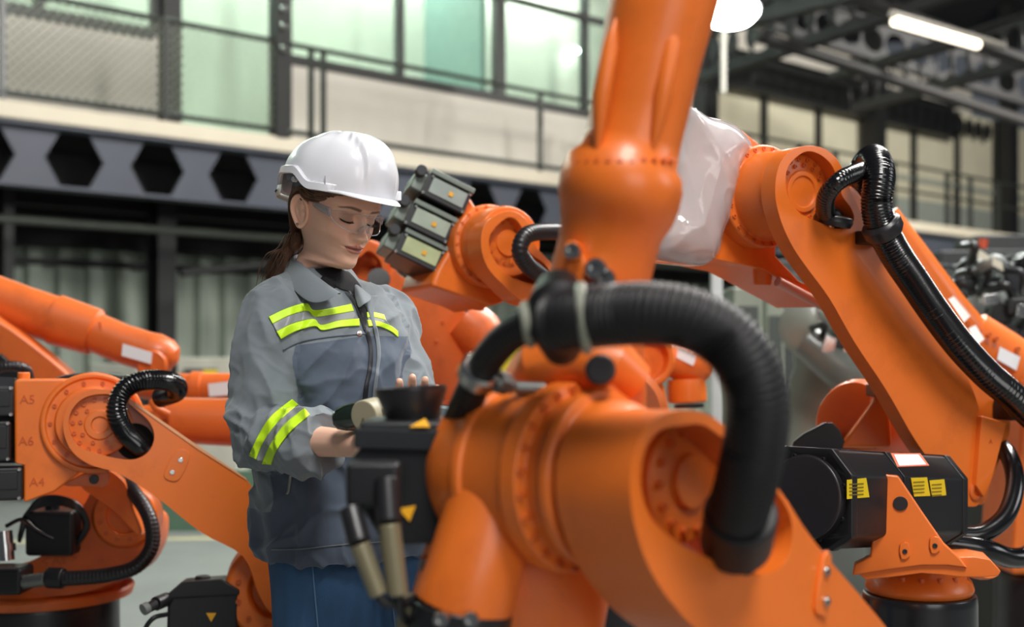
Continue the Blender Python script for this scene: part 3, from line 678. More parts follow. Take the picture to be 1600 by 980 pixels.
q = MB(); q.tube([P(238, 628, 3.66), P(246, 640, 3.64), P(262, 648, 3.66)], .012, 14); q.build('hub_rib', ORANGE_D, rc)

# ===== fourth: behind the woman's shoulder - small hollow elbow and wide link arm
rd = thing('industrial_robot', "orange robot behind the woman's shoulder, its wide link sloping down right", 'robot', (P(730, 600, 4.3).x, 4.4, 0), 'orange industrial robots')
nd = V(.45, -.88, 0).normalized(); D = Pl(575, 420, 3.9, nd)
c = D.pt(572, 418)
b = MB(); b.lathe(c-nd*.14, nd, [(0, .085), (.13, .085), (.16, .083), (.165, .078), (.165, .066), (.12, .062)], 56); b.build('elbow_hub', ORANGE_D, rd, bevel=.003)
plate('link_arm', D, [(598, 402), (625, 430), (655, 446), (690, 470), (728, 488), (765, 508), (772, 528), (752, 560), (736, 600), (716, 640), (690, 620), (640, 548), (600, 500), (556, 462), (548, 450), (566, 456), (590, 444)], .09, ORANGE_D, rd, off=.02, bevel=.012, sm=3)
plate('arm_rim', D, [(556, 400), (574, 376), (592, 388), (604, 404), (606, 436), (596, 448), (598, 420), (590, 402), (576, 392), (562, 402)], .03, ORANGE_D, rd, off=.05, bevel=.006, sm=3)
q = MB(); q.tube([D.pt(585, 452, 0), D.pt(590, 442, .06), D.pt(592, 436, .10)], .034, 24); q.build('hose_stub', BLACKG, rd)
for x, y in ((692, 504), (716, 530), (682, 534)): bolt(rd, D.pt(x, y, .02), nd, .007, .004, ORANGE_D)
q = MB(); q.tube([P(722, 500, 4.05), P(746, 520, 4.05), P(770, 545, 4.05)], [.075, .08, .07], 30); q.build('shoulder_hub', ORANGE_D, rd)
plate('carousel', Pl(760, 700, 4.2, (0, -1, 0)), [(690, 560), (840, 560), (880, 900), (650, 900)], .3, ORANGE_D, rd, bevel=.02)
pedestal(rd, (P(775, 700, 4.5).x, 4.55), .17, .55)

# ===== fifth: motor trio and elbow in the middle
re_ = thing('industrial_robot', 'orange robot in the middle with three grey motors on its raised elbow', 'robot', (P(960, 700, 3.7).x, 3.8, 0), 'orange industrial robots')
ne = V(.50, -.86, .05).normalized(); E = Pl(740, 390, 3.4, ne)
plate('elbow_housing', E, [(731, 301), (744, 322), (768, 332), (800, 360), (805, 420), (790, 472), (762, 480), (737, 468), (674, 447), (682, 424), (700, 392), (715, 340)], .2, ORANGE, re_, off=-.01, bevel=.012)
b = MB(); b.cyl(E.pt(748, 470, -.08), E.pt(746, 484, -.08), .022, .018, seg=20); b.build('housing_stub', ORANGE, re_, bevel=.003)
c = E.pt(762, 386)
b = MB(); b.lathe(c-ne*.03, ne, [(0, .112), (.05, .112), (.055, .106), (.055, .098), (.14, .094), (.15, .09)], 64); fe = b.build('hub_flange', ORANGE, re_, bevel=.003); bolt_ring(fe, c+ne*.022, ne, .104, 22, .005, .005, 0, 360, ORANGE_D)
oute = [(788, 330), (812, 334), (828, 352), (838, 385), (872, 420), (905, 450), (925, 500), (905, 560), (872, 540), (858, 486), (815, 470), (785, 444), (762, 418), (752, 385), (758, 350)]
hole_e = [(790, 342), (808, 345), (822, 370), (828, 395), (850, 412), (866, 436), (862, 452), (840, 446), (810, 438), (786, 424), (768, 398), (766, 368)]
plate('link_arm', E, oute, .075, ORANGE, re_, [hole_e], off=.155, bevel=.008, sm=4)
b = MB(); b.prism(smooth_closed(E.pts([(788, 334), (820, 345), (840, 400), (874, 440), (860, 462), (800, 446), (760, 410), (756, 360)], .085), 4), [], -ne, .02); b.build('arm_back', ORANGE_D, re_)
c = E.pt(793, 380, .12); b = MB(); b.lathe(c-ne*.03, ne, [(0, .066), (.03, .066), (.03, .036), (.036, .034), (.036, 0)], 48); ce = b.build('hub_cap', ORANGE, re_, bevel=.001); bolt_ring(ce, c, ne, .054, 14, .0045, .004)
hose('corrugated_hose', [E.pt(858, 446, .08), E.pt(846, 432, .16), E.pt(824, 414, .22), E.pt(812, 392, .25), E.pt(822, 368, .25), E.pt(852, 362, .22), E.pt(878, 366, .18), E.pt(884, 392, .1)], .022, re_, BLACKM, .009, .1)
GM = mat('motor_grey_green', (112, 122, 114), .4, metal=.25, bump=.1); GC = mat('motor_clear_cover', (168, 178, 162), .3, var=.12, nscale=20)
Re = rotm(V(.30, -.93, .15), roll=math.radians(25))
for x, y, cc in ((688, 312, (150, 162, 156)), (662, 358, (160, 172, 156)), (647, 402, (176, 186, 140))):
    c = P(x, y, 3.42); b = MB(); b.box(c, (.128, .12, .062), Re); mo = b.build('motor', BLACK, re_, bevel=.004)
    f = MB(); f.box(c+Re@V(.004, -.061, .004), (.10, .006, .044), Re); f.build('motor_cover', mat('cover_%d' % x, cc, .3, var=.12, nscale=20), mo, bevel=.002)
    f = MB(); f.box(c+Re@V(.004, -.02, .038), (.125, .1, .014), Re); f.build('top_plate', GM, mo, bevel=.002)
    f = MB(); f.box(c+Re@V(.012, -.066, .002), (.012, .003, .012), Re); f.build('warning_mark', AMBER, mo)
    f = MB(); f.box(c+Re@V(-.078, -.01, -.002), (.034, .1, .052), Re); f.build('end_cap', GM, mo, bevel=.006)
    f = MB(); f.cyl(c+Re@V(-.085, -.06, .02), c+Re@V(-.085, -.085, .02), .015, seg=16); f.build('plug', DARKMET, mo, bevel=.002)
    for dx, dz in ((-.058, -.026), (.058, -.026), (.058, .026), (-.05, .026)): bolt(mo, c+Re@V(dx, -.061, dz), Re@V(0, -1, 0), .0045, .004, STEEL, 'screw')
b = MB(); b.box(P(680, 372, 3.5), (.16, .08, .24), Re); b.build('motor_carrier', DARKMET, re_, bevel=.006)
b = MB(); b.lathe(P(960, 640, 3.7)-V(0, .2, 0), (0, 1, 0), [(0, .11), (.02, .13), (.4, .13), (.42, .1)], 48); b.build('shoulder_hub', ORANGE, re_)
plate('lower_link', Pl(930, 560, 3.6, (0, -1, 0)), [(880, 500), (930, 480), (1000, 600), (1010, 660), (950, 700), (905, 620)], .12, ORANGE, re_, bevel=.012, sm=2)
plate('carousel', Pl(960, 720, 3.6, (0, -1, 0)), [(885, 620), (1035, 620), (1070, 900), (860, 900)], .28, ORANGE, re_, bevel=.02)
pedestal(re_, (P(960, 700, 3.75).x, 3.78), .22, .64)

# ===== sixth: small wrist unit under the foreground hose
rf = thing('industrial_robot', 'small orange wrist unit with a white label seen under the thick black hose', 'robot', (P(1040, 700, 4.6).x, 4.6, 0), 'orange industrial robots')
q = MB(); q.tube([P(950, 536, 4.3), P(1000, 548, 4.3), P(1030, 556, 4.3), P(1031, 556, 4.3), P(1070, 568, 4.3), P(1096, 574, 4.3), P(1110, 578, 4.3), P(1114, 580, 4.3)], [.07, .07, .068, .06, .062, .058, .035, .005], 36); q.build('forearm', ORANGE, rf)
label_patch(Pl(1072, 556, 4.24, (0, -1, .2)), [(1060, 541), (1089, 555), (1083, 572), (1057, 559)], rf, WLABEL, .004)
q = MB(); q.lathe(P(1072, 592, 4.3), (0.05, 0, -1), [(0, .062), (.03, .066), (.075, .066), (.08, .06)], 36); q.build('wrist', ORANGE, rf, bevel=.002)
q = MB(); q.lathe(P(1076, 632, 4.3), (0.05, 0, -1), [(0, .05), (.012, .05)], 36); q.build('tool_flange', BLACKM, rf)
q = MB(); q.lathe(P(1000, 560, 4.25)-V(0, .02, 0), (.2, -1, 0), [(0, .10), (.06, .10), (.07, .09), (.07, .075), (.03, .07)], 40); q.build('elbow_hub', ORANGE, rf, bevel=.003)
plate('link_arm', Pl(1010, 590, 4.2, (.2, -1, 0)), [(975, 530), (1000, 540), (1028, 580), (1046, 640), (1040, 760), (985, 760), (975, 640)], .1, ORANGE, rf, bevel=.01, sm=2)
plate('carousel', Pl(1040, 800, 4.4, (0, -1, 0)), [(960, 700), (1080, 700), (1110, 900), (940, 900)], .3, ORANGE_D, rf, bevel=.02)
pedestal(rf, (P(1030, 800, 4.55).x, 4.58), .2, .55)
# ===== right robot: raised elbow in a plastic bag, big link arm, motor drum and base
rr = thing('industrial_robot', 'large orange robot at right with plastic-wrapped elbow and black motor drum', 'robot', (P(1440, 900, 2.95).x, 3.0, 0), 'orange industrial robots')
n3 = V(.50, -.865, -.02).normalized(); G = Pl(1196, 310, 2.95, n3)
c = G.pt(1190, 308)
b = MB(); b.lathe(c-n3*.04, n3, [(0, .118), (.055, .118), (.060, .112), (.060, .104), (.062, .10), (.14, .098), (.15, .09)], 80); fg = b.build('hub_flange', ORANGE, rr, bevel=.003)
bolt_ring(fg, c+n3*.018, n3, .109, 26, .0052, .005, 0, 360, ORANGE_D)
out = [(1252, 229), (1282, 230), (1306, 246), (1320, 272), (1330, 300), (1346, 332), (1372, 372), (1404, 418), (1440, 470), (1478, 528), (1512, 590), (1532, 650), (1535, 720), (1532, 782), (1516, 792), (1496, 782), (1468, 740), (1430, 688), (1385, 610), (1336, 536), (1297, 468), (1262, 420), (1240, 388), (1222, 350), (1212, 310), (1214, 270), (1228, 242)]
hole = [(1256, 238), (1278, 240), (1298, 256), (1309, 280), (1316, 306), (1330, 326), (1334, 344), (1322, 356), (1300, 356), (1278, 346), (1254, 336), (1236, 316), (1228, 290), (1232, 260)]
plate('link_arm', G, out, .045, ORANGE, rr, [hole], off=.185, bevel=.010, sm=4)
plate('arm_flank', G, [(1330, 290), (1370, 340), (1418, 385), (1470, 450), (1530, 540), (1556, 610), (1580, 660), (1566, 710), (1550, 752), (1538, 786), (1525, 780), (1495, 700), (1410, 540), (1350, 430), (1325, 350)], .09, ORANGE, rr, off=.155, bevel=.016, sm=3)
b = MB(); b.prism(smooth_closed(G.pts([(1252, 232), (1296, 240), (1318, 280), (1338, 336), (1326, 362), (1270, 352), (1226, 318), (1220, 260)], .105), 4), [], -n3, .02); b.build('arm_back', ORANGE_D, rr)
c = G.pt(1252, 300, .145)
b = MB(); b.lathe(c-n3*.04, n3, [(0, .082), (.04, .082), (.042, .078), (.042, .047), (.048, .045), (.048, .035), (.044, .033), (.044, .0)], 64); cg = b.build('hub_cap', ORANGE, rr, bevel=.001)
bolt_ring(cg, c+n3*.003, n3, .071, 18, .0048, .004, 0, 360, ORANGE_D); bolt_ring(cg, c+n3*.003, n3, .058, 14, .0048, .004, 10, 370, ORANGE_D)
b = MB(); b.prism(G.circ(1311, 338, .04, .108, 28), [], n3, .004); b.build('recess_shade_disc', HOLE_SHADE, rr)
# eye at the lower end
c = G.pt(1524, 768, .185); b = MB(); b.lathe(c-n3*.01, n3, [(0, .022), (.014, .022), (.016, .019), (.016, .012), (.004, .011), (.004, 0)], 28); b.build('arm_eye', ORANGE_D, rr)
plate('arm_foot_plate', G, [(1535, 650), (1574, 660), (1550, 752), (1538, 778), (1526, 760)], .02, ORANGE, rr, off=.20, bevel=.004)
text_obj('A', G.pt(1548, 690, .2005), n3, .016, TXT, rr, .0008)
# housing behind the flange, mostly inside the bag
plate('elbow_housing', G, [(1090, 178), (1150, 196), (1205, 240), (1215, 330), (1212, 400), (1250, 440), (1330, 470), (1300, 480), (1190, 420), (1110, 404), (1050, 384), (1060, 300)], .2, ORANGE, rr, off=-.03, bevel=.014)
b = MB(); b.cyl(G.pt(1192, 410, -.06), G.pt(1191, 446, -.06), .026, .020, seg=24); b.build('housing_stub', ORANGE, rr, bevel=.003)
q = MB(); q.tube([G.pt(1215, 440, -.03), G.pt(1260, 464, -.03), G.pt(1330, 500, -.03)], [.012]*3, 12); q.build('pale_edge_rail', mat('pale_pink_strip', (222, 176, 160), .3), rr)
# clear plastic bag: crumpled shell around the housing
BAG = bpy.data.materials.new('plastic_film'); BAG.use_nodes = True
bs = BAG.node_tree.nodes['Principled BSDF']; bs.inputs['Base Color'].default_value = (.74, .78, .80, 1); bs.inputs['Roughness'].default_value = .12; bs.inputs['Alpha'].default_value = 1
bs.inputs['Transmission Weight'].default_value = .25; bs.inputs['Coat Weight'].default_value = .6; bs.inputs['IOR'].default_value = 1.4
bs.inputs['Alpha'].default_value = .78
b = MB(); ctr = [(1060, 390, .02), (1078, 330, .02), (1098, 268, .02), (1122, 200, .02)]
G2 = Pl(1110, 300, 2.86, V(.42, -.905, 0)); outb = [(1081, 166), (1112, 180), (1140, 186), (1163, 196), (1184, 226), (1172, 250), (1162, 274), (1150, 320), (1136, 364), (1120, 408), (1085, 410), (1046, 402), (1032, 384), (1028, 360), (1045, 310), (1060, 250), (1070, 200)]
ol = smooth_closed(G2.pts(outb), 7); cen = sum(ol, V(0, 0, 0))/len(ol); m_ = len(ol); k0 = len(b.v)
NRG = 26; ringl = [(i_/NRG, 1) for i_ in range(NRG+1)]+[(1.02, 0), (1.015, -1), (1.0, -2), (.97, -3), (.9, -4), (.5, -4.1), (0, -4.1)]
for (s_, side_) in ringl:
    for p in ol:
        q_ = cen+(p-cen)*s_; dist = min((q_-o_).length for o_ in ol)
        h_ = -.02+.062*(1-math.exp(-dist/.035)) if side_ == 1 else -.02-.042*(-side_)-(.02 if side_ == 0 else 0)
        a_ = q_.x*.75+q_.z*.35; c_ = -q_.x*.35+q_.z*.75
        cr = noise.noise(V(a_*11, c_*3, 1))*.008+max(0, 1-abs(noise.noise(V(a_*17, c_*2.2, 5)))*3.5)**2*.0045+max(0, 1-abs(noise.noise(V(c_*12, a_*16, 15)))*4)**2*.003
        if side_ < 1: cr *= .7
        b.v.append(q_+G2.n*(h_+cr)+((p-cen).normalized()*cr*.25 if s_ > .85 else V(0, 0, 0)))
for j in range(len(ringl)-1):
    for i in range(m_): b.f.append((k0+j*m_+i, k0+j*m_+(i+1) % m_, k0+(j+1)*m_+(i+1) % m_, k0+(j+1)*m_+i))
bag = b.build('plastic_cover', BAG, rr, angle=60, merge=True, label='crumpled clear plastic film around the elbow')
s_ = bag.modifiers.new('s', 'SUBSURF'); s_.levels = 1; s_.render_levels = 1
# hoses
hose('corrugated_hose', [G.pt(1308, 350, .10), G.pt(1302, 338, .16), G.pt(1290, 330, .20), G.pt(1292, 305, .24), G.pt(1312, 282, .27), G.pt(1338, 270, .25), G.pt(1360, 262, .15)], .020, rr, BLACKG, .007, .08, label='short black hose curving out of the hub')
q = MB(); q.lathe(G.pt(1300, 352, .175), (0.2, -.2, 1), [(0, .040), (.012, .044), (.022, .040), (.024, .03)], 40); q.build('hose_collar', BLACKM, rr, bevel=.002)
H3 = [G.pt(1345, 292, .10), G.pt(1352, 262, .14), G.pt(1366, 250, .20), G.pt(1374, 275, .27), G.pt(1370, 315, .27), G.pt(1376, 350, .265), G.pt(1398, 395, .262), G.pt(1428, 440, .26), G.pt(1462, 490, .258), G.pt(1500, 540, .255), G.pt(1542, 585, .25), G.pt(1590, 628, .24), G.pt(1640, 690, .2), G.pt(1640, 790, .1)]
hose('corrugated_hose', H3, .0345, rr, BLACKG, .006, .07, seg=36, label='thick black corrugated hose running down the link arm')
ax = (H3[6]-H3[5]).normalized(); q = MB(); q.lathe(H3[5]+ax*.0, ax, [(-.008, .037), (0, .044), (.018, .044), (.03, .037)], 40); q.build('hose_collar', BLACKM, rr, bevel=.002)
q = MB(); q.box(G.pt(1362, 372, .20), (.07, .05, .03), rotm(n3)); q.build('hose_bracket', BLACKM, rr, bevel=.004)
q = MB(); q.box(G.pt(1578, 640, .19), (.05, .06, .05), rotm(n3)); q.build('hose_bracket', BLACKM, rr, bevel=.004)
cable('lower_hose', [P(1555, 690, 3.2), P(1576, 712, 3.12), P(1586, 755, 3.05), P(1572, 805, 3.0), P(1535, 834, 2.98), P(1498, 836, 2.98), P(1450, 836, 2.98)], .022, rr, BLACKG, 20)
cable('lower_hose', [P(1660, 800, 3.1), P(1615, 862, 3.02), P(1580, 872, 2.98), P(1545, 860, 2.95), P(1505, 852, 2.95), P(1450, 846, 2.96)], .024, rr, BLACKG, 20)
# black motor drum lying across the shoulder
nd3 = V(-.62, -.785, 0).normalized()
dA, dB = P(1262, 777, 2.60), P(1448, 778, 2.96); ax = (dB-dA).normalized(); up = V(0, 0, 1); side = ax.cross(up)
if side.y > 0: side = -side
sec = [(-.098, -.075), (-.098, .045), (-.058, .098), (.055, .098), (.098, .05), (.098, -.07), (.055, -.1), (-.055, -.1)]
def drum(name, s0, s1, k, m, parent, bev=.006):
    Ld = (dB-dA).length; pts = [dA+ax*(s0*Ld)+side*(y*k)+up*(z*k) for y, z in sec]
    q = MB(); q.prism(pts, [], ax, (s1-s0)*Ld); return q.build(name, m, parent, bevel=bev)
dr = drum('motor_drum', 0, 1.0, 1.0, BLACK, rr)
drum('drum_end_frame', .0, .045, 1.035, BLACK, dr, .004); drum('drum_end_frame', .955, 1.0, 1.035, BLACK, dr, .004); drum('drum_strap', .42, .455, 1.03, BLACK, dr, .002)
q = MB(); q.lathe(dA-ax*.02, ax, [(0, .08), (.004, .086), (.03, .088)], 56); q.build('drum_end_cap', BLACKM, dr, bevel=.002)
for a in range(8):
    t = math.radians(45*a+20); bolt(dr, dA+side*.092*math.cos(t)*.95+up*.092*math.sin(t)*.95-ax*.001, -ax, .005, .004, BLACKM)
SD = Pl(0, 0, 1, side); SD.o = dA+side*.0985; SD.n = side
for quad, lb in (([(1323, 750), (1353, 747), (1358, 777), (1323, 780)], 0), ([(1423, 747), (1448, 746), (1453, 775), (1428, 776)], 0), ([(1452, 751), (1475, 749), (1478, 774), (1456, 776)], 0)):
    o = label_patch(SD, quad, dr, YLABEL, .001, 'yellow_sticker')
    for k_ in range(4):
        x0 = quad[0][0]+4; x1 = quad[1][0]-4; y = quad[0][1]+6+k_*5.5
        label_patch(SD, [(x0, y), (x1, y-1), (x1, y+.8), (x0, y+1.8)], o, mat('print_grey', (120, 104, 20), .6), .0022, 'print_line')
# white plate on the sloping shoulder of the drum
sn = (side*.053+up*.040).normalized()
TPn = up; TP = Pl(0, 0, 1, up); TP.o = dA+up*.0985; TP.n = up
label_patch(TP, [(1392, 709), (1438, 709), (1452, 728), (1402, 730)], dr, mat('red_border', (206, 84, 40), .5), .001)
label_patch(TP, [(1397, 711), (1435, 711), (1447, 726), (1405, 728)], dr, WLABEL, .002)
# bracket holding the drum
K = Pl(1420, 830, 2.62, (-.25, -.965, .05))
br = plate('drum_bracket', K, [(1371, 744), (1382, 741), (1404, 744), (1440, 798), (1476, 850), (1500, 872), (1512, 888), (1480, 884), (1440, 884), (1400, 889), (1356, 896), (1332, 900), (1335, 882), (1360, 870), (1362, 850), (1366, 790)], .05, ORANGE, rr, bevel=.005, sm=0)
q = MB(); q.prism(K.circ(1407, 787, .0145, .001, 28), [], K.n, .003); q.build('round_plug', BLACKM, br, bevel=.001)
for x, y in ((1414, 862), (1461, 853)):
    plate('screw_lug', K, [(x-8, y-11), (x+6, y-13), (x+8, y+8), (x-6, y+12)], .006, ORANGE, br, off=.006, bevel=.002, sm=2); bolt(br, K.pt(x, y, .006), K.n, .005, .003, DARKMET)
plate('bracket_foot', K, [(1356, 880), (1520, 870), (1556, 884), (1560, 900), (1500, 902), (1440, 896), (1352, 906)], .16, ORANGE, rr, off=-.01, bevel=.006, sm=2)
bc = P(1436, 905, 2.86)
b = MB(); b.lathe((bc.x, bc.y, bc.z-.03), (0, 0, 1), [(0, .112), (.012, .118), (.03, .112), (.06, .085), (.07, .03)], 72); ring = b.build('turning_ring', ORANGE, rr, bevel=.003)
for a in range(16):
    t = math.radians(22.5*a+8); bolt(ring, (bc.x+.100*math.cos(t), bc.y+.100*math.sin(t), bc.z+.012), V(0, 0, 1), .006, .006)
pedestal(rr, (bc.x, bc.y), .125, bc.z-.03, 1.2, mat('base_gloss_black', (40, 42, 46), .28, coat=.3))
plate('side_flange', Pl(1540, 885, 2.8, (.1, -.95, .3)), [(1476, 862), (1500, 866), (1530, 878), (1558, 888), (1560, 900), (1540, 904), (1500, 890)], .03, ORANGE, rr, bevel=.006, sm=2)
# shoulder casting behind the drum
S = Pl(1330, 650, 3.15, (-.2, -.98, .05))
q = MB(); q.lathe(P(1352, 665, 3.3), (-.55, -.6, .25), [(-.2, .10), (.0, .112), (.06, .108), (.09, .09), (.10, .04)], 48); sh = q.build('shoulder_casting', ORANGE, rr, bevel=.002)
bolt_ring(sh, P(1352, 665, 3.3)+V(-.55, -.6, .25).normalized()*.065, V(-.55, -.6, .25), .1, 12, .006, .006)
plate('shoulder_web', S, [(1366, 600), (1388, 612), (1394, 700), (1310, 700), (1340, 660), (1362, 630)], .08, ORANGE, rr, bevel=.01)
q = MB(); q.box(P(1376, 610, 3.1), (.05, .08, .03)); q.build('cable_clip', BLACK, rr, bevel=.003)
plate('boot', S, [(1240, 690), (1275, 668), (1300, 660), (1320, 690), (1300, 720), (1240, 720)], .08, BLACK, rr, bevel=.008, sm=2)

# ===== far right robot forearm with reflective white panels
rg = thing('industrial_robot', 'orange robot at the right edge, bright white panels along its forearm', 'robot', (P(1640, 620, 4.3).x, 4.35, 0), 'orange industrial robots')
q = MB(); q.tube([P(1380, 340, 4.0), P(1427, 405, 4.0), P(1480, 480, 4.0), P(1520, 530, 4.05)], [.052, .055, .06, .065], 36); q.build('forearm', ORANGE, rg)
q = MB(); q.tube([P(1515, 520, 4.05), P(1560, 556, 4.05), P(1610, 590, 4.05), P(1680, 640, 4.05)], [.075, .088, .088, .088], 40); hg = q.build('elbow_housing', ORANGE, rg)
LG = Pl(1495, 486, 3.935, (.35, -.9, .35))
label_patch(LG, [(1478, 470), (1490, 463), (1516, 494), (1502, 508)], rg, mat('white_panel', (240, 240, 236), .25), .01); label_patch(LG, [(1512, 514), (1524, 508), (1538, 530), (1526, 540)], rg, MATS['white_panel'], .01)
label_patch(Pl(1576, 560, 3.955, (0, -1, .25)), [(1562, 542), (1594, 558), (1588, 579), (1558, 562)], rg, WLABEL, .004)
for x, y in ((1479, 462), (1512, 507), (1530, 520), (1545, 524), (1556, 530), (1590, 546), (1584, 590), (1598, 598)): bolt(rg, P(x, y, 3.95), V(.1, -1, .3), .008, .008, ORANGE_D)
q = MB(); q.lathe(P(1650, 640, 4.3)-V(0, .2, 0), (0, 1, 0), [(0, .1), (.02, .13), (.4, .13), (.42, .1)], 40); q.build('shoulder_hub', ORANGE, rg)
plate('carousel', Pl(1650, 800, 4.2, (0, -1, 0)), [(1600, 600), (1700, 600), (1740, 900), (1580, 900)], .3, ORANGE, rg, bevel=.02)
pedestal(rg, (P(1655, 800, 4.35).x, 4.38), .2, .55)

# ===== grey robots and cable clutter beyond
GG = mat('grey_green_paint', (132, 142, 132), .35, coat=.4, var=.08); GD = mat('dark_cable_mix', (34, 36, 36), .4)
def grey_robot(x, y, Y, lab, s=1.0, mirror=1):
    t = thing('grey_robot', lab, 'robot', (P(x, y, Y).x, Y, 0), 'grey robots at the back')
    q = MB(); q.lathe(P(x, y, Y)-V(0, .18*s, 0), (.25*mirror, 1, 0), [(0, 0), (.005, .09*s), (.03, .125*s), (.30*s, .13*s)], 40); q.build('motor_dome', GG, t)
    q = MB(); q.tube([P(x+40, y+10, Y+.2), P(x+60*s, y+70*s, Y+.15), P(x+20*s, y+190*s, Y+.2), P(x+20*s, y+260*s, Y+.2)], [.15*s, .19*s, .2*s, .2*s], 36); q.build('column', GG, t)
    q = MB(); q.lathe((P(x+20*s, y, Y+.2).x, Y+.2, 0), (0, 0, 1), [(0, .34*s), (.12, .34*s), (.14, .26*s), (.7, .2*s)], 40); q.build('base', mat('grey_base', (104, 110, 104), .45), t)
    q = MB(); q.tube([P(x+10, y+20, Y-.2), P(x+60*s, y+60*s, Y-.25), P(x+115*s, y+112*s, Y-.2)], [.07*s, .085*s, .08*s], 30); q.build('arm', mat('grey_arm', (96, 104, 98), .35, coat=.3), t)
    q = MB(); q.lathe(P(x+75*s, y-5*s, Y-.15), (.3, -1, 0), [(0, .07*s), (.06, .065*s), (.09, .04*s), (.09, 0)], 30); q.build('axis_cap', STEEL, t)
    q = MB(); q.tube([P(x+50*s, y-50*s, Y-.1), P(x+100*s, y-10*s, Y-.15), P(x+130*s, y+60*s, Y-.1)], [.05*s, .06*s, .05*s], 20); q.build('upper_arm', GG, t)
    rnd = random.Random(int(x))
    for k in range(9):
        a = [x+rnd.uniform(20, 130)*s, y+rnd.uniform(-70, 60)*s]; d = [rnd.uniform(-40, 40), rnd.uniform(-40, 50)]
        cable('loose_cable', [P(a[0], a[1], Y-.25), P(a[0]+d[0]*.5+10, a[1]+d[1]*.5-10, Y-.35), P(a[0]+d[0], a[1]+d[1], Y-.25)], .014*s, t, (GD, GG, DARKMET)[k % 3], 8)
    for k in range(5):
        c = P(x+rnd.uniform(30, 120)*s, y+rnd.uniform(-60, 60)*s, Y-.28); q = MB(); q.box(c, (.05*s, .05, .07*s), Matrix.Rotation(rnd.uniform(0, 3), 3, 'Y')); q.build('valve_block', (STEEL, GD, GG)[k % 3], t, bevel=.004)
    return t
grey_robot(1250, 512, 5.4, 'grey-green robot with round motor dome behind the big right link arm')
g2 = grey_robot(1418, 470, 7.0, 'grey robot half hidden behind the thick black hose at right', .8)
# right cluster
gc = thing('grey_robot', 'grey robot with cable tangle and a small red signal light at the right edge', 'robot', (P(1570, 600, 5.6).x, 5.7, 0), 'grey robots at the back')
q = MB(); q.tube(smooth_open([P(1520, 540, 5.5), P(1522, 490, 5.5), P(1534, 458, 5.5), P(1552, 458, 5.5), P(1566, 490, 5.5), P(1562, 545, 5.5)], 8), .042, 20); q.build('pale_hose', mat('pale_hose_grey', (150, 156, 152), .35), gc)
q = MB(); q.tube(smooth_open([P(1534, 540, 5.6), P(1538, 486, 5.6), P(1548, 470, 5.6), P(1556, 540, 5.6)], 8), .03, 16); q.build('pale_hose', MATS['pale_hose_grey'], gc)
q = MB(); q.lathe((P(1570, 600, 5.8).x, 5.8, 0), (0, 0, 1), [(0, .34), (.12, .34), (.14, .24), (1.25, .18)], 36); q.build('column', mat('dark_column', (52, 56, 54), .5), gc)
q = MB(); q.lathe(P(1575, 500, 5.9)-V(0, .2, 0), (0, 1, 0), [(0, .1), (.02, .2), (.4, .2)], 32); q.build('motor_dome', MATS['dark_column'], gc)
rnd = random.Random(4)
for k in range(26):
    a = [rnd.uniform(1490, 1600), rnd.uniform(395, 540)]; d = [rnd.uniform(-45, 45), rnd.uniform(-40, 50)]; Y = rnd.uniform(5.2, 5.7)
    cable('loose_cable', [P(a[0], a[1], Y), P(a[0]+d[0]*.5+12, a[1]+d[1]*.5-12, Y-.1), P(a[0]+d[0], a[1]+d[1], Y)], rnd.uniform(.012, .028), gc, (GD, GD, DARKMET, MATS['pale_hose_grey'], BLACKG)[k % 5], 8)
for k in range(14):
    c = P(rnd.uniform(1495, 1600), rnd.uniform(400, 530), rnd.uniform(5.2, 5.6)); q = MB(); q.box(c, (rnd.uniform(.04, .1), .05, rnd.uniform(.03, .08)), Matrix.Rotation(rnd.uniform(0, 3), 3, 'Y')); q.build('valve_block', (GD, DARKMET, STEEL, GD)[k % 4], gc, bevel=.004)
for quad in ([(1528, 388), (1546, 400), (1544, 406), (1527, 406)], [(1552, 402), (1566, 410), (1568, 424), (1550, 414)]):
    label_patch(Pl(1545, 400, 5.2, (0, -1, 0)), quad, gc, mat('cream_box', (226, 226, 206), .4), .02)
q = MB(); q.cyl(P(1534, 388, 5.2), P(1537, 374, 5.2), .02, seg=14); q.build('signal_light', mat('signal_red', (206, 84, 50), .35), gc)
for i, (x0, x1, y0, Y, lb) in enumerate(((1196, 1262, 410, 9.4, 'tall box added as a dark backdrop behind the grey-green robot, left one'), (1268, 1352, 392, 9.6, 'tall box added as a dark backdrop behind the grey-green robot, right one'), (1452, 1500, 396, 9.0, 'tall box added as a dark backdrop behind the cable tangle, left one'), (1508, 1600, 372, 9.2, 'tall box added as a dark backdrop behind the cable tangle, right one'))):
    a = P((x0+x1)/2, 500, Y); zt_ = P(0, y0, Y).z; wd = (x1-x0)/F*Y
    q = thing('dark_backdrop_box', lb, 'cabinet', (a.x, Y, 0), 'added dark backdrop boxes')  # invented boxes, added to darken the pale background under the walkway
    b = MB(); b.box((a.x, Y, zt_/2), (wd, .5, zt_)); b.build('body', mat('backdrop_dark', (30, 32, 31), .5, var=.2), q, bevel=.01)
    b = MB(); b.box((a.x, Y-.26, zt_*.55), (wd*.86, .02, zt_*.8)); dd = b.build('door', mat('backdrop_dark_front', (44, 47, 45), .45, var=.2), q, bevel=.005)
    b = MB(); b.box((a.x+wd*.34, Y-.28, zt_*.5), (.03, .03, .16)); b.build('handle', STEEL, dd)
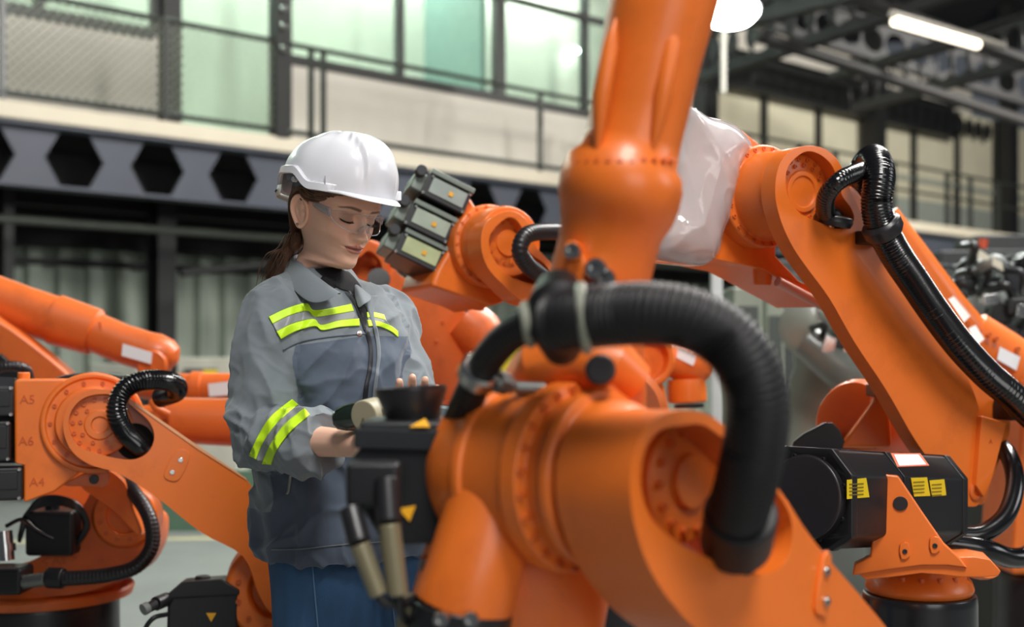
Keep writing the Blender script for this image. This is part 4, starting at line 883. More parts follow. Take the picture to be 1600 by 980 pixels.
# pale angular frames behind (centre, under the right robot)
for i, (x0, x1, y0, y1, Y) in enumerate(((1136, 1180, 452, 640, 7.0), (1186, 1214, 468, 620, 7.4))):
    a = P((x0+x1)/2, 500, Y); zt_ = P(0, y0, Y).z; wd = (x1-x0)/F*Y
    q = thing('control_cabinet', ('pale upright cabinet behind the bend of the thick hose', 'narrow pale cabinet just right of the wider one')[i], 'cabinet', (a.x, Y, 0), 'back cabinets')
    b = MB(); b.box((a.x, Y, zt_/2), (wd, .4, zt_)); b.build('body', mat('back_cab', (136, 142, 128), .5, var=.15, nscale=4), q, bevel=.01)
    b = MB(); b.box((a.x, Y-.205, zt_-.25), (wd*.7, .02, .3)); b.build('panel', mat('cabp', (70, 76, 72), .4), q)
for i, (x, y, Y, w_, h_, cc) in enumerate(((1400, 800, 6.1, .5, .55, (110, 112, 106)), (1610, 760, 4.85, .25, .5, (60, 62, 60)))):
    a = P(x, y, Y); b = MB(); b.box((a.x, Y+.3, h_/2), (w_, .5, h_)); o = b.build('machine_crate', mat('crate%d' % i, cc, .6), bevel=.01); tag(o, ('low grey machine base on the floor behind the black drum', 'low dark crate at the right edge behind the black hoses')[i], 'crate')
# ===== foreground robot (out of focus, nearest the camera)
r1 = thing('industrial_robot', 'blurred orange robot nearest the camera, forearm rising out of the frame', 'robot', (P(1560, 1300, 2.0).x, 2.0, 0), 'orange industrial robots')
n1 = V(.72, -.69, .02).normalized(); Q = Pl(1080, 757, 1.35, n1)
out = [(1048, 644), (1078, 641), (1110, 650), (1140, 672), (1172, 702), (1206, 748), (1232, 786), (1262, 832), (1300, 880), (1345, 932), (1392, 990), (1440, 1060), (1470, 1140), (1440, 1200), (1370, 1190), (1280, 1120), (1180, 1050), (1090, 985), (1056, 950), (1030, 915), (1006, 868), (990, 812), (985, 755), (994, 700), (1016, 662)]
hole = [(1066, 665), (1098, 664), (1128, 684), (1160, 712), (1196, 750), (1224, 784), (1238, 822), (1232, 868), (1208, 894), (1168, 898), (1122, 878), (1066, 852), (1020, 812), (1002, 762), (1007, 708), (1030, 674)]
plate('link_arm', Q, out, .10, ORANGE, r1, [hole], off=0, bevel=.012, sm=4, segs=4)
b = MB(); b.prism(smooth_closed(Q.pts([(1060, 655), (1110, 665), (1190, 740), (1240, 800), (1236, 880), (1180, 905), (1100, 870), (1020, 800), (1010, 740)], -.085), 4), [], -n1, .015); b.build('arm_back', ORANGE_D, r1)
c = Q.pt(1078, 752, -.05)
b = MB(); b.lathe(c-n1*.04, n1, [(0, .070), (.035, .070), (.038, .066), (.038, .032), (.045, .030), (.045, 0)], 64); o = b.build('hub_cap', ORANGE, r1, bevel=.001); bolt_ring(o, c, n1, .056, 14, .005, .005, 0, 360, ORANGE_D)
b = MB(); b.prism(Q.circ(1180, 840, .045, -.082, 32), [], n1, .003); b.build('recess_shade_disc', HOLE_SHADE, r1)
plate('screw_pad', Q, [(1288, 872), (1300, 868), (1296, 960), (1284, 962), (1276, 950)], .006, ORANGE, r1, off=.005, bevel=.002, sm=2)
bolt(r1, Q.pt(1290, 940, .005), n1, .006, .004, STEEL)
bolt(r1, Q.pt(1290, 893, .005), n1, .006, .004, STEEL)
# drum and flange behind the arm
c = Q.pt(1078, 757)-n1*.09
b = MB(); b.lathe(c, -n1, [(-.02, .080), (0, .088), (.02, .090), (.024, .100), (.034, .102), (.038, .094), (.060, .094), (.063, .108), (.085, .110), (.089, .103), (.15, .103), (.153, .108), (.165, .108), (.168, .104), (.20, .102), (.225, .09), (.23, .06)], 96, ref=(0, 0, 1)); dm = b.build('hub_drum', ORANGE, r1, bevel=.002)
bolt_ring(dm, c-n1*.064, n1, .101, 24, .0055, .006, 0, 360, ORANGE_D)
# elbow casting going down to the motors
b = MB(); b.tube([P(905, 585, 1.66), P(882, 640, 1.64), P(860, 720, 1.62), P(832, 810, 1.60), P(806, 900, 1.60), P(792, 960, 1.60), P(786, 985, 1.60)], [(.07, .06), (.095, .09), (.115, .115), (.118, .122), (.118, .122), (.12, .124), (.12, .124)], 56); b.build('elbow_housing', ORANGE, r1, bevel=.004)
b = MB(); b.tube([P(786, 975, 1.60), P(782, 1080, 1.60)], [(.112, .116), (.105, .11)], 40); b.build('motor_carrier', BLACK, r1, bevel=.01)
for x, y in ((686, 930), (740, 975), (658, 955)): bolt(r1, P(x, y, 1.49), V(-.1, -1, 0), .012, .010, STEEL)
plate('screw_lug', Pl(694, 890, 1.50, (-.25, -.95, .1)), [(656, 878), (664, 866), (700, 872), (716, 886), (712, 902), (690, 906), (656, 896)], .02, ORANGE, r1, bevel=.004, sm=2)
for x in (668, 706): bolt(r1, P(x, 885, 1.49), V(-.25, -.95, .1), .009, .008, STEEL)
plate('screw_lug', Pl(768, 650, 1.50, (-.1, -.98, .1)), [(724, 642), (734, 630), (800, 634), (820, 650), (806, 672), (740, 674), (728, 662)], .02, ORANGE, r1, bevel=.005, sm=2)
for x in (739, 775): bolt(r1, P(x, 652, 1.49), V(-.1, -.98, .1), .009, .008, STEEL)
b = MB(); b.tube([P(800, 690, 1.53), P(793, 720, 1.50), P(766, 800, 1.47), P(738, 900, 1.46), P(722, 950, 1.46)], [.040, .050, .053, .055, .057], 48); b.build('motor_sleeve', ORANGE, r1, bevel=.003)
b = MB(); b.tube([P(723, 946, 1.46), P(712, 1010, 1.46), P(706, 1060, 1.46)], [.058, .060, .058], 40); b.build('motor', BLACK, r1, bevel=.004)
for x in (690, 736): bolt(r1, P(x, 968, 1.385), V(0, -1, .1), .009, .008, STEEL)
# shoulder of casting between drum and forearm
b = MB(); b.tube([P(890, 640, 1.60), P(905, 590, 1.58), P(918, 545, 1.56), P(930, 470, 1.54), P(935, 440, 1.53)], [(.09, .10), (.082, .088), (.066, .07), (.060, .062), (.060, .062)], 48); b.build('forearm_neck', ORANGE, r1)
b = MB(); b.tube([P(835, 600, 1.52), P(850, 575, 1.50), P(900, 560, 1.48), P(960, 575, 1.47), P(990, 600, 1.48)], [.030, .036, .036, .034, .026], 30); b.build('casting_ridge', ORANGE, r1)
b = MB(); b.lathe(P(958, 610, 1.48), n1, [(-.03, .034), (.02, .034), (.024, .028)], 32); o = b.build('boss', ORANGE, r1, bevel=.002)
# forearm
fa = [(928, 475, 1.53, 80), (938, 430, 1.52, 79), (948, 392, 1.515, 78), (954, 362, 1.51, 80), (962, 335, 1.51, 90), (966, 312, 1.505, 96), (971, 285, 1.50, 97), (976, 262, 1.50, 92), (981, 248, 1.50, 79), (990, 215, 1.50, 75), (1002, 160, 1.495, 77), (1016, 90, 1.49, 80), (1032, 20, 1.485, 84), (1046, -40, 1.48, 86), (1062, -110, 1.47, 84), (1078, -180, 1.47, 78)]
b = MB(); b.tube([P(x, y, Y) for x, y, Y, r in fa], [r*Y/F for x, y, Y, r in fa], 64); b.build('forearm', ORANGE, r1, angle=60)
for dx in (-50, 45):
    b = MB(); b.tube([P(978+dx*.9, 235, 1.45), P(990+dx, 150, 1.44), P(1004+dx, 70, 1.435), P(1012+dx, 30, 1.44)], [.004, .011, .009, .002], 16); b.build('forearm_rib', ORANGE, r1)
b = MB(); b.lathe(P(1092, -230, 1.47)-V(.09, 0, 0), (1, 0, 0), [(0, .05), (.01, .06), (.17, .06), (.18, .05)], 40); b.build('wrist', ORANGE, r1, bevel=.004)
for i in range(10):
    t = math.radians(-52+104*i/9); bolt(r1, P(978+90*math.sin(t), 252-0*math.cos(t), 1.50-.066*math.cos(t)), V(math.sin(t), -math.cos(t), .5), .0035, .004, ORANGE_D)
for x, y, r_ in ((896, 395, .010), (932, 422, .013), (946, 436, .012), (925, 455, .009)): bolt(r1, P(x, y, 1.45), V(-.2, -1, .1), r_, .012, STEEL)
plate('screw_lug', Pl(905, 400, 1.455, (-.3, -.95, 0)), [(882, 380), (900, 378), (912, 400), (916, 440), (896, 444), (884, 420)], .02, ORANGE, r1, bevel=.004, sm=2)
# big hose
BH = HOSEM
hose('corrugated_hose', [P(868, 505, 1.32), P(905, 498, 1.30), P(960, 492, 1.28), P(1020, 490, 1.26), P(1080, 500, 1.25), P(1132, 528, 1.25), P(1168, 572, 1.25), P(1184, 625, 1.255), P(1180, 690, 1.27), P(1166, 755, 1.30), P(1150, 815, 1.36), P(1150, 862, 1.44)], .0322, r1, BH, .0066, .08, seg=40, label='very thick black corrugated hose arching into the link arm')
q = MB(); q.tube([P(1158, 800, 1.34), P(1150, 850, 1.40)], .039, 32); q.build('hose_boot', HOSEM, r1, bevel=.004)
hose('corrugated_hose', [P(862, 500, 1.33), P(826, 508, 1.35), P(792, 528, 1.38), P(762, 562, 1.42), P(742, 600, 1.45), P(722, 645, 1.50), P(706, 690, 1.56)], .0185, r1, BH, .0062, .06, seg=30, label='slimmer black hose curving down to the black motor box')
q = MB(); q.tube([P(872, 452, 1.38), P(874, 480, 1.34), P(876, 515, 1.33), P(878, 552, 1.36)], [.024, .035, .034, .018], 32); q.build('hose_junction', HOSEM, r1, bevel=.004)
for (x, y, Y, ax_, R_) in ((833, 506, 1.345, (-1, 0.1, -.15), .022), (904, 498, 1.30, (1, -.1, .1), .0345)):
    q = MB(); q.lathe(P(x, y, Y), ax_, [(0, R_), (.003, R_+.003), (.008, R_+.003), (.011, R_)], 40); q.build('hose_ring', mat('pale_clamp', (140, 142, 128), .4), r1)
ax_ = (P(742, 600, 1.45)-P(762, 562, 1.42)); q = MB(); q.lathe(P(750, 583, 1.435), ax_, [(-.010, .021), (-.006, .0245), (.008, .0245), (.012, .021)], 36); q.build('hose_clamp', STEEL, r1)
q = MB(); q.cyl(P(765, 592, 1.43), P(800, 604, 1.45), .009, seg=16); q.cyl(P(775, 596, 1.43), P(790, 600, 1.44), .013, seg=8); q.cyl(P(806, 606, 1.45), P(850, 608, 1.46), .008, seg=12); q.build('clamp_screw', mat('dull_zinc', (130, 134, 132), .35, metal=.8), r1)
q = MB(); q.lathe(P(938, 578, 1.40), (-.05, -1, .05), [(-.03, .016), (0, .017), (.002, .0165), (.003, .012)], 30); q.build('round_plug', BLACKM, r1, bevel=.001)
q = MB(); q.lathe(P(800, 566, 1.9), (.3, -1, .1), [(0, .03), (.012, .034), (.02, .03)], 30); q.build('yellow_cap', mat('yellow_cap', (222, 214, 40), .4), r1)
# motor on the left with lid, plugs, cables, bell
M1 = Pl(640, 760, 1.50, (-.15, -.98, .12)); 
mb = plate('motor_box', M1, [(540, 726), (560, 700), (735, 706), (742, 760), (716, 848), (600, 852), (560, 790), (545, 790)], .15, BLACK, r1, bevel=.008)
plate('motor_lid', M1, [(552, 668), (700, 672), (738, 680), (742, 706), (551, 700)], .14, mat('lid_black', (40, 42, 44), .3, coat=.3), mb, off=.006, bevel=.008)
LD = Pl(0, 0, 1, (0, 0, 1)); LD.o = M1.pt(640, 672, -.02)
b = MB(); b.box(M1.pt(640, 668, -.075), (.11, .12, .022)); b.build('lid_step', MATS['lid_black'], mb, bevel=.006)
b = MB(); b.prism([M1.pt(640, 668, .008)+V(0, 0, 0), M1.pt(672, 668, .008), M1.pt(664, 655, -.03)], [], V(0, -.3, 1), .001); b.build('warning_triangle', AMBER, mb)
label_patch(M1, [(622, 795), (650, 790), (640, 815)], mb, AMBER, .002, 'warning_triangle')
b = MB(); b.lathe(P(645, 655, 1.58), (-.06, .0, 1), [(-.01, .026), (0, .034), (.012, .036), (.034, .044), (.040, .0435), (.038, .040), (.012, .030)], 48); b.build('rubber_bell', BLACKM, mb)
for (a0, a1, a2, rr_) in (((604, 750, 1.44), (608, 818, 1.42), (622, 930, 1.42), .0125), ((548, 795, 1.44), (562, 850, 1.42), (592, 930, 1.42), .0115)):
    q = MB(); q.cyl(P(*a0), P(*a1), rr_*1.15, seg=24); cn = q.build('plug', BLACKM, mb, bevel=.002)
    q = MB(); q.tube([P(*a1), P(*a2)], [rr_, rr_*.92], 24); q.build('plug_sleeve', mat('olive_beige', (134, 126, 100), .35, metal=.3), mb, bevel=.002)
q = MB(); q.box(P(585, 755, 1.46), (.06, .05, .05)); q.build('plug_block', BLACK, mb, bevel=.006)
cable('motor_cable', [P(590, 925, 1.42), P(600, 940, 1.42), P(625, 945, 1.43), P(650, 935, 1.46)], .0055, mb)
cable('motor_cable', [P(622, 925, 1.42), P(628, 960, 1.43), P(660, 990, 1.48)], .0055, mb)
q = MB(); q.tube([P(640, 930, 1.46), P(636, 1000, 1.46)], [.012, .014], 16); q.build('plug_sleeve', MATS['olive_beige'], mb)
# rest of the robot below the frame: link meets a carousel on a pedestal standing on the floor
bx, by = P(1440, 1120, 1.78).x, 1.85
b = MB(); b.lathe(Q.pt(1430, 1130, -.06), -n1, [(0, .10), (.02, .11), (.26, .11), (.28, .09)], 48); b.build('shoulder_hub', ORANGE, r1)
b = MB(); b.lathe((bx-.12, by+.1, .0), (0, 0, 1), [(0, .30), (.04, .30), (.05, .24), (.5, .20), (.52, .24), (.56, .24), (.6, .16), (.82, .13)], 48); b.build('pedestal', BLACKM, r1)
# ------------------------------------------------------------------ the woman
SKIN = mat('skin', (240, 192, 166), .46, var=.05, nscale=14, sss=.25, bump=.06, bscale=700, spec=.35)
def add_color_layer(m, layer):
    nt = m.node_tree; N = nt.nodes; L = nt.links; b = N['Principled BSDF']
    src = b.inputs['Base Color'].links[0].from_socket
    at = N.new('ShaderNodeVertexColor'); at.layer_name = layer
    mx = N.new('ShaderNodeMix'); mx.data_type = 'RGBA'; L.new(at.outputs['Alpha'], mx.inputs[0]); L.new(src, mx.inputs[6]); L.new(at.outputs['Color'], mx.inputs[7])
    L.new(mx.outputs[2], b.inputs['Base Color'])
add_color_layer(SKIN, 'tint')
HT, HP = math.radians(47), math.radians(20)        # head yaw to her left, pitch down
TT = math.radians(35)                               # torso yaw
HC = P(513.5, 325, 2.46); HS = .925
woman = thing('person', 'woman in grey work jacket with yellow-green stripes and blue jeans, looking down at her hands', 'person', (P(520, 900, 2.48).x, 2.48, 0))

def lerp_tab(tab, z):
    if z >= tab[0][0]: return tab[0][1]
    for (z0, v0), (z1, v1) in zip(tab, tab[1:]):
        if z1 <= z <= z0:
            t = (z0-z)/(z0-z1); t = t*t*(3-2*t) if False else t
            return v0+(v1-v0)*t
    return tab[-1][1]
def spline_tab(tab):
    zs = np.array([a for a, _ in tab][::-1]); vs = np.array([b for _, b in tab][::-1])
    d = np.diff(vs)/np.diff(zs); m = np.zeros(len(zs)); m[0] = d[0]; m[-1] = d[-1]
    for i in range(1, len(zs)-1):
        m[i] = 0 if d[i-1]*d[i] <= 0 else 2*d[i-1]*d[i]/(d[i-1]+d[i])
    def f(z):
        if z <= zs[0]: return vs[0]
        if z >= zs[-1]: return vs[-1]
        i = int(np.searchsorted(zs, z)-1); h = zs[i+1]-zs[i]; t = (z-zs[i])/h
        return (1+2*t)*(1-t)**2*vs[i]+t*(1-t)**2*h*m[i]+t*t*(3-2*t)*vs[i+1]+t*t*(t-1)*h*m[i+1]
    return f
front = spline_tab([(.118, .0), (.112, .030), (.100, .055), (.080, .076), (.060, .088), (.045, .0925), (.032, .0925), (.020, .088), (.008, .084), (-.010, .084), (-.028, .086), (-.040, .0885), (-.052, .087), (-.062, .084), (-.072, .083), (-.084, .085), (-.094, .081), (-.101, .070), (-.106, .052), (-.110, .022), (-.120, .008), (-.150, .004), (-.20, .018), (-.24, .05)])
back = spline_tab([(.118, .0), (.112, -.035), (.100, -.062), (.080, -.082), (.050, -.096), (.010, -.098), (-.030, -.090), (-.060, -.072), (-.085, -.066), (-.12, -.066), (-.16, -.070), (-.20, -.080), (-.24, -.10)])
width = spline_tab([(.118, .0), (.112, .032), (.100, .050), (.080, .064), (.055, .072), (.030, .0735), (.010, .0715), (-.010, .0685), (-.030, .0640), (-.050, .0545), (-.066, .0475), (-.080, .041), (-.092, .037), (-.100, .039), (-.108, .042), (-.13, .043), (-.17, .046), (-.20, .060), (-.24, .10)])
expo = spline_tab([(.118, 2.0), (.06, 2.25), (.02, 2.45), (-.03, 2.35), (-.06, 2.1), (-.085, 2.0), (-.11, 2.0), (-.24, 2.0)])
def G1(d, s): return math.exp(-(d/s)**2)
def sstep(a, b, x):
    t = min(1, max(0, (x-a)/(b-a))); return t*t*(3-2*t)
def nose_h(z):
    # height of the ridge over the face, and half width, from bridge to tip
    pts = [(.022, .000, .007), (.012, .0035, .0075), (.004, .0075, .008), (-.006, .0125, .0085), (-.016, .0215, .0095), (-.022, .0265, .0110), (-.0265, .0275, .0118), (-.0305, .0235, .0125), (-.0345, .0125, .0120), (-.038, .003, .009), (-.041, 0, .008)]
    if z > pts[0][0] or z < pts[-1][0]: return 0, .01
    for a, b in zip(pts, pts[1:]):
        if b[0] <= z <= a[0]:
            t = (a[0]-z)/(a[0]-b[0]); return a[1]+(b[1]-a[1])*t, a[2]+(b[2]-a[2])*t
def face_disp(x, z):
    """forward displacement of the face surface, metres"""
    ax = abs(x); d = 0
    h, wd = nose_h(z); d += h*math.exp(-(ax/wd)**2.4)
    d += .0085*math.exp(-((ax-.0125)/.0056)**2-((z+.0300)/.0068)**2)                # alae
    d -= .0040*math.exp(-((ax-.0205)/.0035)**2-((z+.029)/.008)**2)                  # groove beside the wing
    d -= .0065*math.exp(-((ax-.0065)/.0028)**2-((z+.0365)/.0018)**2)                # nostril
    d -= .0085*math.exp(-((ax-.0300)/.0175)**2-((z-.010)/.0120)**2)                 # orbit
    d -= .0040*math.exp(-((ax-.0145)/.0060)**2-((z-.012)/.0100)**2)                 # inner corner
    d += .0088*math.exp(-((ax-.0310)/.0120)**2-((z-.0070)/.0088)**2)                # eyeball under the lid
    d -= .0016*math.exp(-((ax-.0310)/.0140)**2-((z-.0175+.002*((ax-.031)/.01)**2)/.0020)**2)   # lid crease
    lz = -.0010+.0022*((ax-.031)/.012)**2                                             # lash line bows downward
    d -= .0022*math.exp(-((ax-.0310)/.0125)**4-((z-lz+.0012)/.0014)**2)
    d += .0040*math.exp(-((ax-.0280)/.0200)**2-((z-.0300)/.0075)**2)                # brow
    d += .0050*math.exp(-((ax-.0440)/.0180)**2-((z+.0170)/.0170)**2)                # cheek
    d -= .0030*math.exp(-((ax-.0320)/.0080)**2-((z+.0105)/.0050)**2)                # under-eye
    d -= .0040*math.exp(-((ax-.0430)/.0150)**2-((z+.0580)/.0170)**2)                # hollow beside the mouth
    # mouth
    mw = .0250; mz = -.0535+.0014*(ax/mw)**2
    e = math.exp(-(ax/(mw*.92))**4)
    cup = .0018*G1(ax-.0055, .0035)
    d += .0052*e*math.exp(-((z-(mz+.0045+cup))/.0036)**2)                             # upper lip
    d += .0066*math.exp(-(ax/(mw*.80))**4)*math.exp(-((z-(mz-.0058))/.0046)**2)       # lower lip
    d -= .0050*math.exp(-(ax/(mw*1.02))**6)*math.exp(-((z-mz)/.0013)**2)              # line between the lips
    d -= .0012*math.exp(-((ax-mw*1.04)/.0038)**2-((z-mz-.0006)/.0036)**2)             # corners
    d -= .0014*math.exp(-(ax/.0030)**2-((z+.0440)/.0050)**2)                          # philtrum
    d -= .0022*math.exp(-(ax/.0160)**2-((z+.0690)/.0045)**2)                          # fold over the chin
    d += .0030*math.exp(-(ax/.0140)**2-((z+.0845)/.0090)**2)
    return d
zl = list(np.linspace(.1179, .100, 10)) + list(np.linspace(.098, .045, 26)) + list(np.linspace(.0438, -.100, 132)) + list(np.linspace(-.102, -.240, 40))
NA = 168
def ang_list():
    # denser towards the front of the face
    a = []
    for i in range(NA):
        u = i/NA*2-1; a.append(math.pi*(u*.62+.38*u*abs(u)**1.6))
    return a
AN = ang_list()
def head_pt(x, y, z):
    """head space to world: pitch about the neck, yaw, place; the neck keeps upright"""
    k = sstep(-.235, -.095, z)
    p = HP*k; sy, sz = -.02, -.075
    yy, zz = y-sy, z-sz
    y2 = yy*math.cos(p)+zz*math.sin(p); z2 = -yy*math.sin(p)+zz*math.cos(p)
    y2 += sy; z2 += sz
    th = HT*k+TT*(1-k)
    y2 += .012*(1-k)
    rol = 0.02*k; x, z2 = x*math.cos(rol)+z2*math.sin(rol)*0, z2+x*(-.05)*k
    return HC+V(x*math.cos(th)+y2*math.sin(th), x*math.sin(th)-y2*math.cos(th), z2)*HS
def head_surf(a, z, off=0.0, disp=True):
    f, bk, w_, e = front(z), back(z), width(z), expo(z)
    yc = (f+bk)/2 if z > .05 else (f+bk)/2*(1)-.004
    s, c = math.sin(a), math.cos(a)
    r = (abs(s)**e+abs(c)**e)**(-1/e)
    x = w_*s*r; y = yc+((f-yc) if c > 0 else (yc-bk))*c*r
    n = V(s, c, 0)
    if c > 0 and disp and -.105 < z < .05:
        fr = sstep(.02, .45, c)
        y += face_disp(x, z)*fr
    # jaw corner: keep width full further back, cheekbone
    return x+n.x*off, y+n.y*off, z
vs, fs, tint = [], [], []
for z in zl:
    for a in AN:
        x, y, zz = head_surf(a, z); vs.append(head_pt(x, y, zz))
        ax = abs(x); t = (0, 0, 0, 0)
        if y > .05 and -.11 < z < .05:
            mw = .0245; mz = -.0535+.0014*(ax/mw)**2
            cup = .0016*G1(ax-.0055, .0035)-.0012*G1(ax, .002)
            up = mz+.0078*math.sqrt(max(0, 1-(ax/mw)**2))+cup*(1 if ax < mw*.8 else 0); lo = mz-.0112*math.sqrt(max(0, 1-(ax/(mw*.93))**2))
            if ax < mw:
                k = min(sstep(up+.0008, up-.0012, z), sstep(lo-.0008, lo+.0018, z))
                t = (*lin((186, 104, 98)), .78*k)
                if abs(z-mz) < .0016: t = (*lin((110, 54, 50)), .65*(1-abs(z-mz)/.0016)*sstep(1.0, .85, ax/mw)+.78*k*(abs(z-mz)/.0016))
            # brows
            bz = .0255+.0040*math.sin(min(1, max(0, (ax-.010)/.040))*math.pi*.72)-.0045*sstep(.036, .056, ax)
            bw = .0034*(1-.55*sstep(.028, .056, ax))
            if .011 < ax < .056:
                k = math.exp(-((z-bz)/bw)**4)*sstep(.010, .015, ax)*sstep(.056, .050, ax)
                if k*.8 > t[3]: t = (*lin((58, 40, 34)), .85*k)
            # lashes / lid line and eye make-up on the lid
            lz = -.0016+.0026*((ax-.031)/.012)**2
            if .0165 < ax < .0475:
                k = math.exp(-((z-lz)/.0013)**2)*sstep(.0165, .020, ax)*sstep(.0475, .043, ax)
                if k*.9 > t[3]: t = (*lin((30, 20, 18)), .92*k)
                k2 = .5*math.exp(-((ax-.031)/.014)**4)*sstep(lz, lz+.002, z)*sstep(.021, .014, z)
                if k2 > t[3]: t = (*lin((128, 84, 68)), k2)
            # cheek blush, nose
            k = .22*math.exp(-((ax-.040)/.018)**2-((z+.022)/.018)**2)
            if k > t[3]: t = (*lin((208, 122, 102)), k)
        tint.append(t)
nz = len(zl)
for j in range(nz-1):
    for i in range(NA):
        i2 = (i+1) % NA; fs.append((j*NA+i, j*NA+i2, (j+1)*NA+i2, (j+1)*NA+i))
fs.append(tuple(range(NA))); 
mbh = MB(); mbh.v = vs; mbh.f = fs; body = mbh.build('body', SKIN, woman, angle=180)
cl = body.data.color_attributes.new('tint', 'FLOAT_COLOR', 'POINT')
for i, t in enumerate(tint): cl.data[i].color = t

# ears: swept rim with bowl and lobe
def ear(side):
    b = MB(); S = side
    def E(u, v, d):                # u back, v up, d out; head space
        return head_pt(S*(.0665+d+.10*u*.5), -.010-u, -.012+v)
    rim = [(-.004, -.024, .004), (-.0085, -.010, .003), (-.0075, .004, .004), (-.004, .016, .007), (.004, .027, .011), (.014, .030, .0145), (.023, .024, .017), (.0265, .012, .018), (.0245, -.002, .017), (.019, -.014, .014), (.012, -.024, .011), (.005, -.031, .0085), (-.001, -.030, .006), (-.004, -.024, .004)]
    path = smooth_open([E(*p) for p in rim], 5); b.tube(path, .0036, 10, cap=False)
    anti = [(-.002, .002, .004), (.006, .012, .007), (.0145, .014, .0105), (.017, .002, .0115), (.012, -.010, .009), (.005, -.016, .0075)]
    b.tube(smooth_open([E(*p) for p in anti], 5), .0030, 8)
    cq = E(.008, .002, .006)
    for s_ in (.84, .56): b.tube([cq+(p-cq)*s_-V(S*math.cos(HT), S*math.sin(HT), 0)*.004 for p in path], .0036, 10, cap=False)
    # bowl surface
    loop = path[:-1]; c = E(.007, -.002, .001); n_ = len(loop); k = len(b.v)
    for s_ in (1.0, .8, .55, .25):
        for p in loop:
            q = c+(p-c)*s_; b.v.append(q)
    for j in range(3):
        for i in range(n_): b.f.append((k+j*n_+i, k+j*n_+(i+1) % n_, k+(j+1)*n_+(i+1) % n_, k+(j+1)*n_+i))
    b.f.append(tuple(k+3*n_+i for i in range(n_)))
    # lobe and back fill
    for (p, r) in ((( .001, -.026, .006), .0075), ((.015, .014, .007), .014), ((.013, -.006, .004), .0135), ((.008, .020, .004), .011), ((.008, -.018, .005), .010), ((.004, .006, .0), .010)):
        c = E(*p); kk = len(b.v); m1, m2 = 8, 12
        for i in range(m1+1):
            for j in range(m2):
                t = math.pi*i/m1; f_ = 2*math.pi*j/m2
                sx = .45
                loc = V(math.sin(t)*math.cos(f_)*r, math.sin(t)*math.sin(f_)*r, math.cos(t)*r)
                nrm = V(S*math.cos(HT), S*math.sin(HT), 0); loc = loc-nrm*loc.dot(nrm)*(1-sx); b.v.append(c+loc)
        for i in range(m1):
            for j in range(m2): b.f.append((kk+i*m2+j, kk+i*m2+(j+1) % m2, kk+(i+1)*m2+(j+1) % m2, kk+(i+1)*m2+j))
    o = b.build('ear', SKIN, None, angle=180); r = remesh(o, .0012, 3, .4); return r
ears = [ear(-1), ear(1)]
# earring
e_ = head_pt(-.0745, -.0125, -.038); b = MB(); b.lathe(e_+V(-.003, -.002, 0), (-.6, -1, 0), [(-.002, 0), (0, .0022), (.002, .0026), (.004, .0018), (.005, 0)], 14); ring_ = b.build('ear_stud', STEEL, woman)

# --- torso + arms + hands in skin (hidden under clothes but whole)
def wp(px, py, Y): return P(px, py, Y)
sR, eR, wR = wp(424, 486, 2.40), wp(410, 684, 2.35), wp(572, 695, 2.12)      # her right arm (photo left)
sL, eL, wL = wp(606, 492, 2.60), wp(648, 672, 2.46), wp(652, 716, 2.24)      # her left arm
FW = V(math.sin(TT), -math.cos(TT), 0); LF = V(math.cos(TT), math.sin(TT), 0); UP = V(0, 0, 1)
def capsule(b, pts, r, seg=14): b.tube(resample(smooth_open(pts, 6), .006), _rr(pts, r), seg)
def _rr(pts, r): return r
def limb(b, pts, rad, seg=16, n=6):
    path = smooth_open(pts, n); m = len(path); out = []
    for i in range(m):
        u = i/(m-1)*(len(rad)-1); j = min(int(u), len(rad)-2); out.append(rad[j]+(rad[j+1]-rad[j])*(u-j))
    # rounded ends
    d0 = (path[0]-path[1]).normalized(); d1 = (path[-1]-path[-2]).normalized()
    path = [path[0]+d0*out[0]*.9, path[0]+d0*out[0]*.6]+path+[path[-1]+d1*out[-1]*.6, path[-1]+d1*out[-1]*.9]; out = [out[0]*.4, out[0]*.8]+out+[out[-1]*.8, out[-1]*.4]
    b.tube(path, out, seg)
def hand(b, wrist, fwd, palm_n, side, curl, sp=1.0):
    """wrist point, pointing direction, palm-facing normal, side=+1 thumb towards cross(fwd,palm_n)"""
    f = fwd.normalized(); n = (palm_n-f*palm_n.dot(f)).normalized(); s = f.cross(n)*side      # s points to the thumb side
    W_ = lambda a, c, d: wrist+f*a+s*c+n*d
    for c, r in ((-.028, .0125), (-.010, .0135), (.010, .0140), (.026, .0135)):
        limb(b, [W_(-.005, c*.55, 0), W_(.045, c*.9, .001), W_(.082, c, .0)], [.016, r, r*.85])
    tips = []
    for c, L_, r, spd in ((.0295, .066, .0082, .08), (.0095, .074, .0084, .02), (-.0105, .069, .0080, -.04), (-.0290, .054, .0070, -.12)):
        p = W_(.082, c, 0); d = (f+s*spd*sp).normalized(); pts = [p-d*.01, p]; a = 0
        for k, q in enumerate((.46, .30, .24)):
            a += curl*(0.8, 1.0, .7)[k]; dd = d*math.cos(a)+n*math.sin(a); p = p+dd*L_*q; pts.append(p)
        limb(b, pts, [r*1.05, r*1.05, r, r*.95, r*.82], 12, 5); tips.append(p)
    p = W_(.018, .026, .006); pts = [p]; d = (f*.75+s*.75+n*.35).normalized()
    p = p+d*.042; pts.append(p); d = (f*.9+s*.35+n*.4).normalized(); p = p+d*.032; pts.append(p); d = (f*.95+s*.1+n*.45).normalized(); p = p+d*.026; pts.append(p)
    limb(b, pts, [.0145, .0115, .0098, .0080], 12, 5); tips.append(p)
    return tips
arm = MB()
limb(arm, [sR, (sR+eR)/2+V(-.005, .01, 0), eR], [.040, .040, .036]); limb(arm, [eR, (eR+wR)/2, wR], [.034, .028, .021])
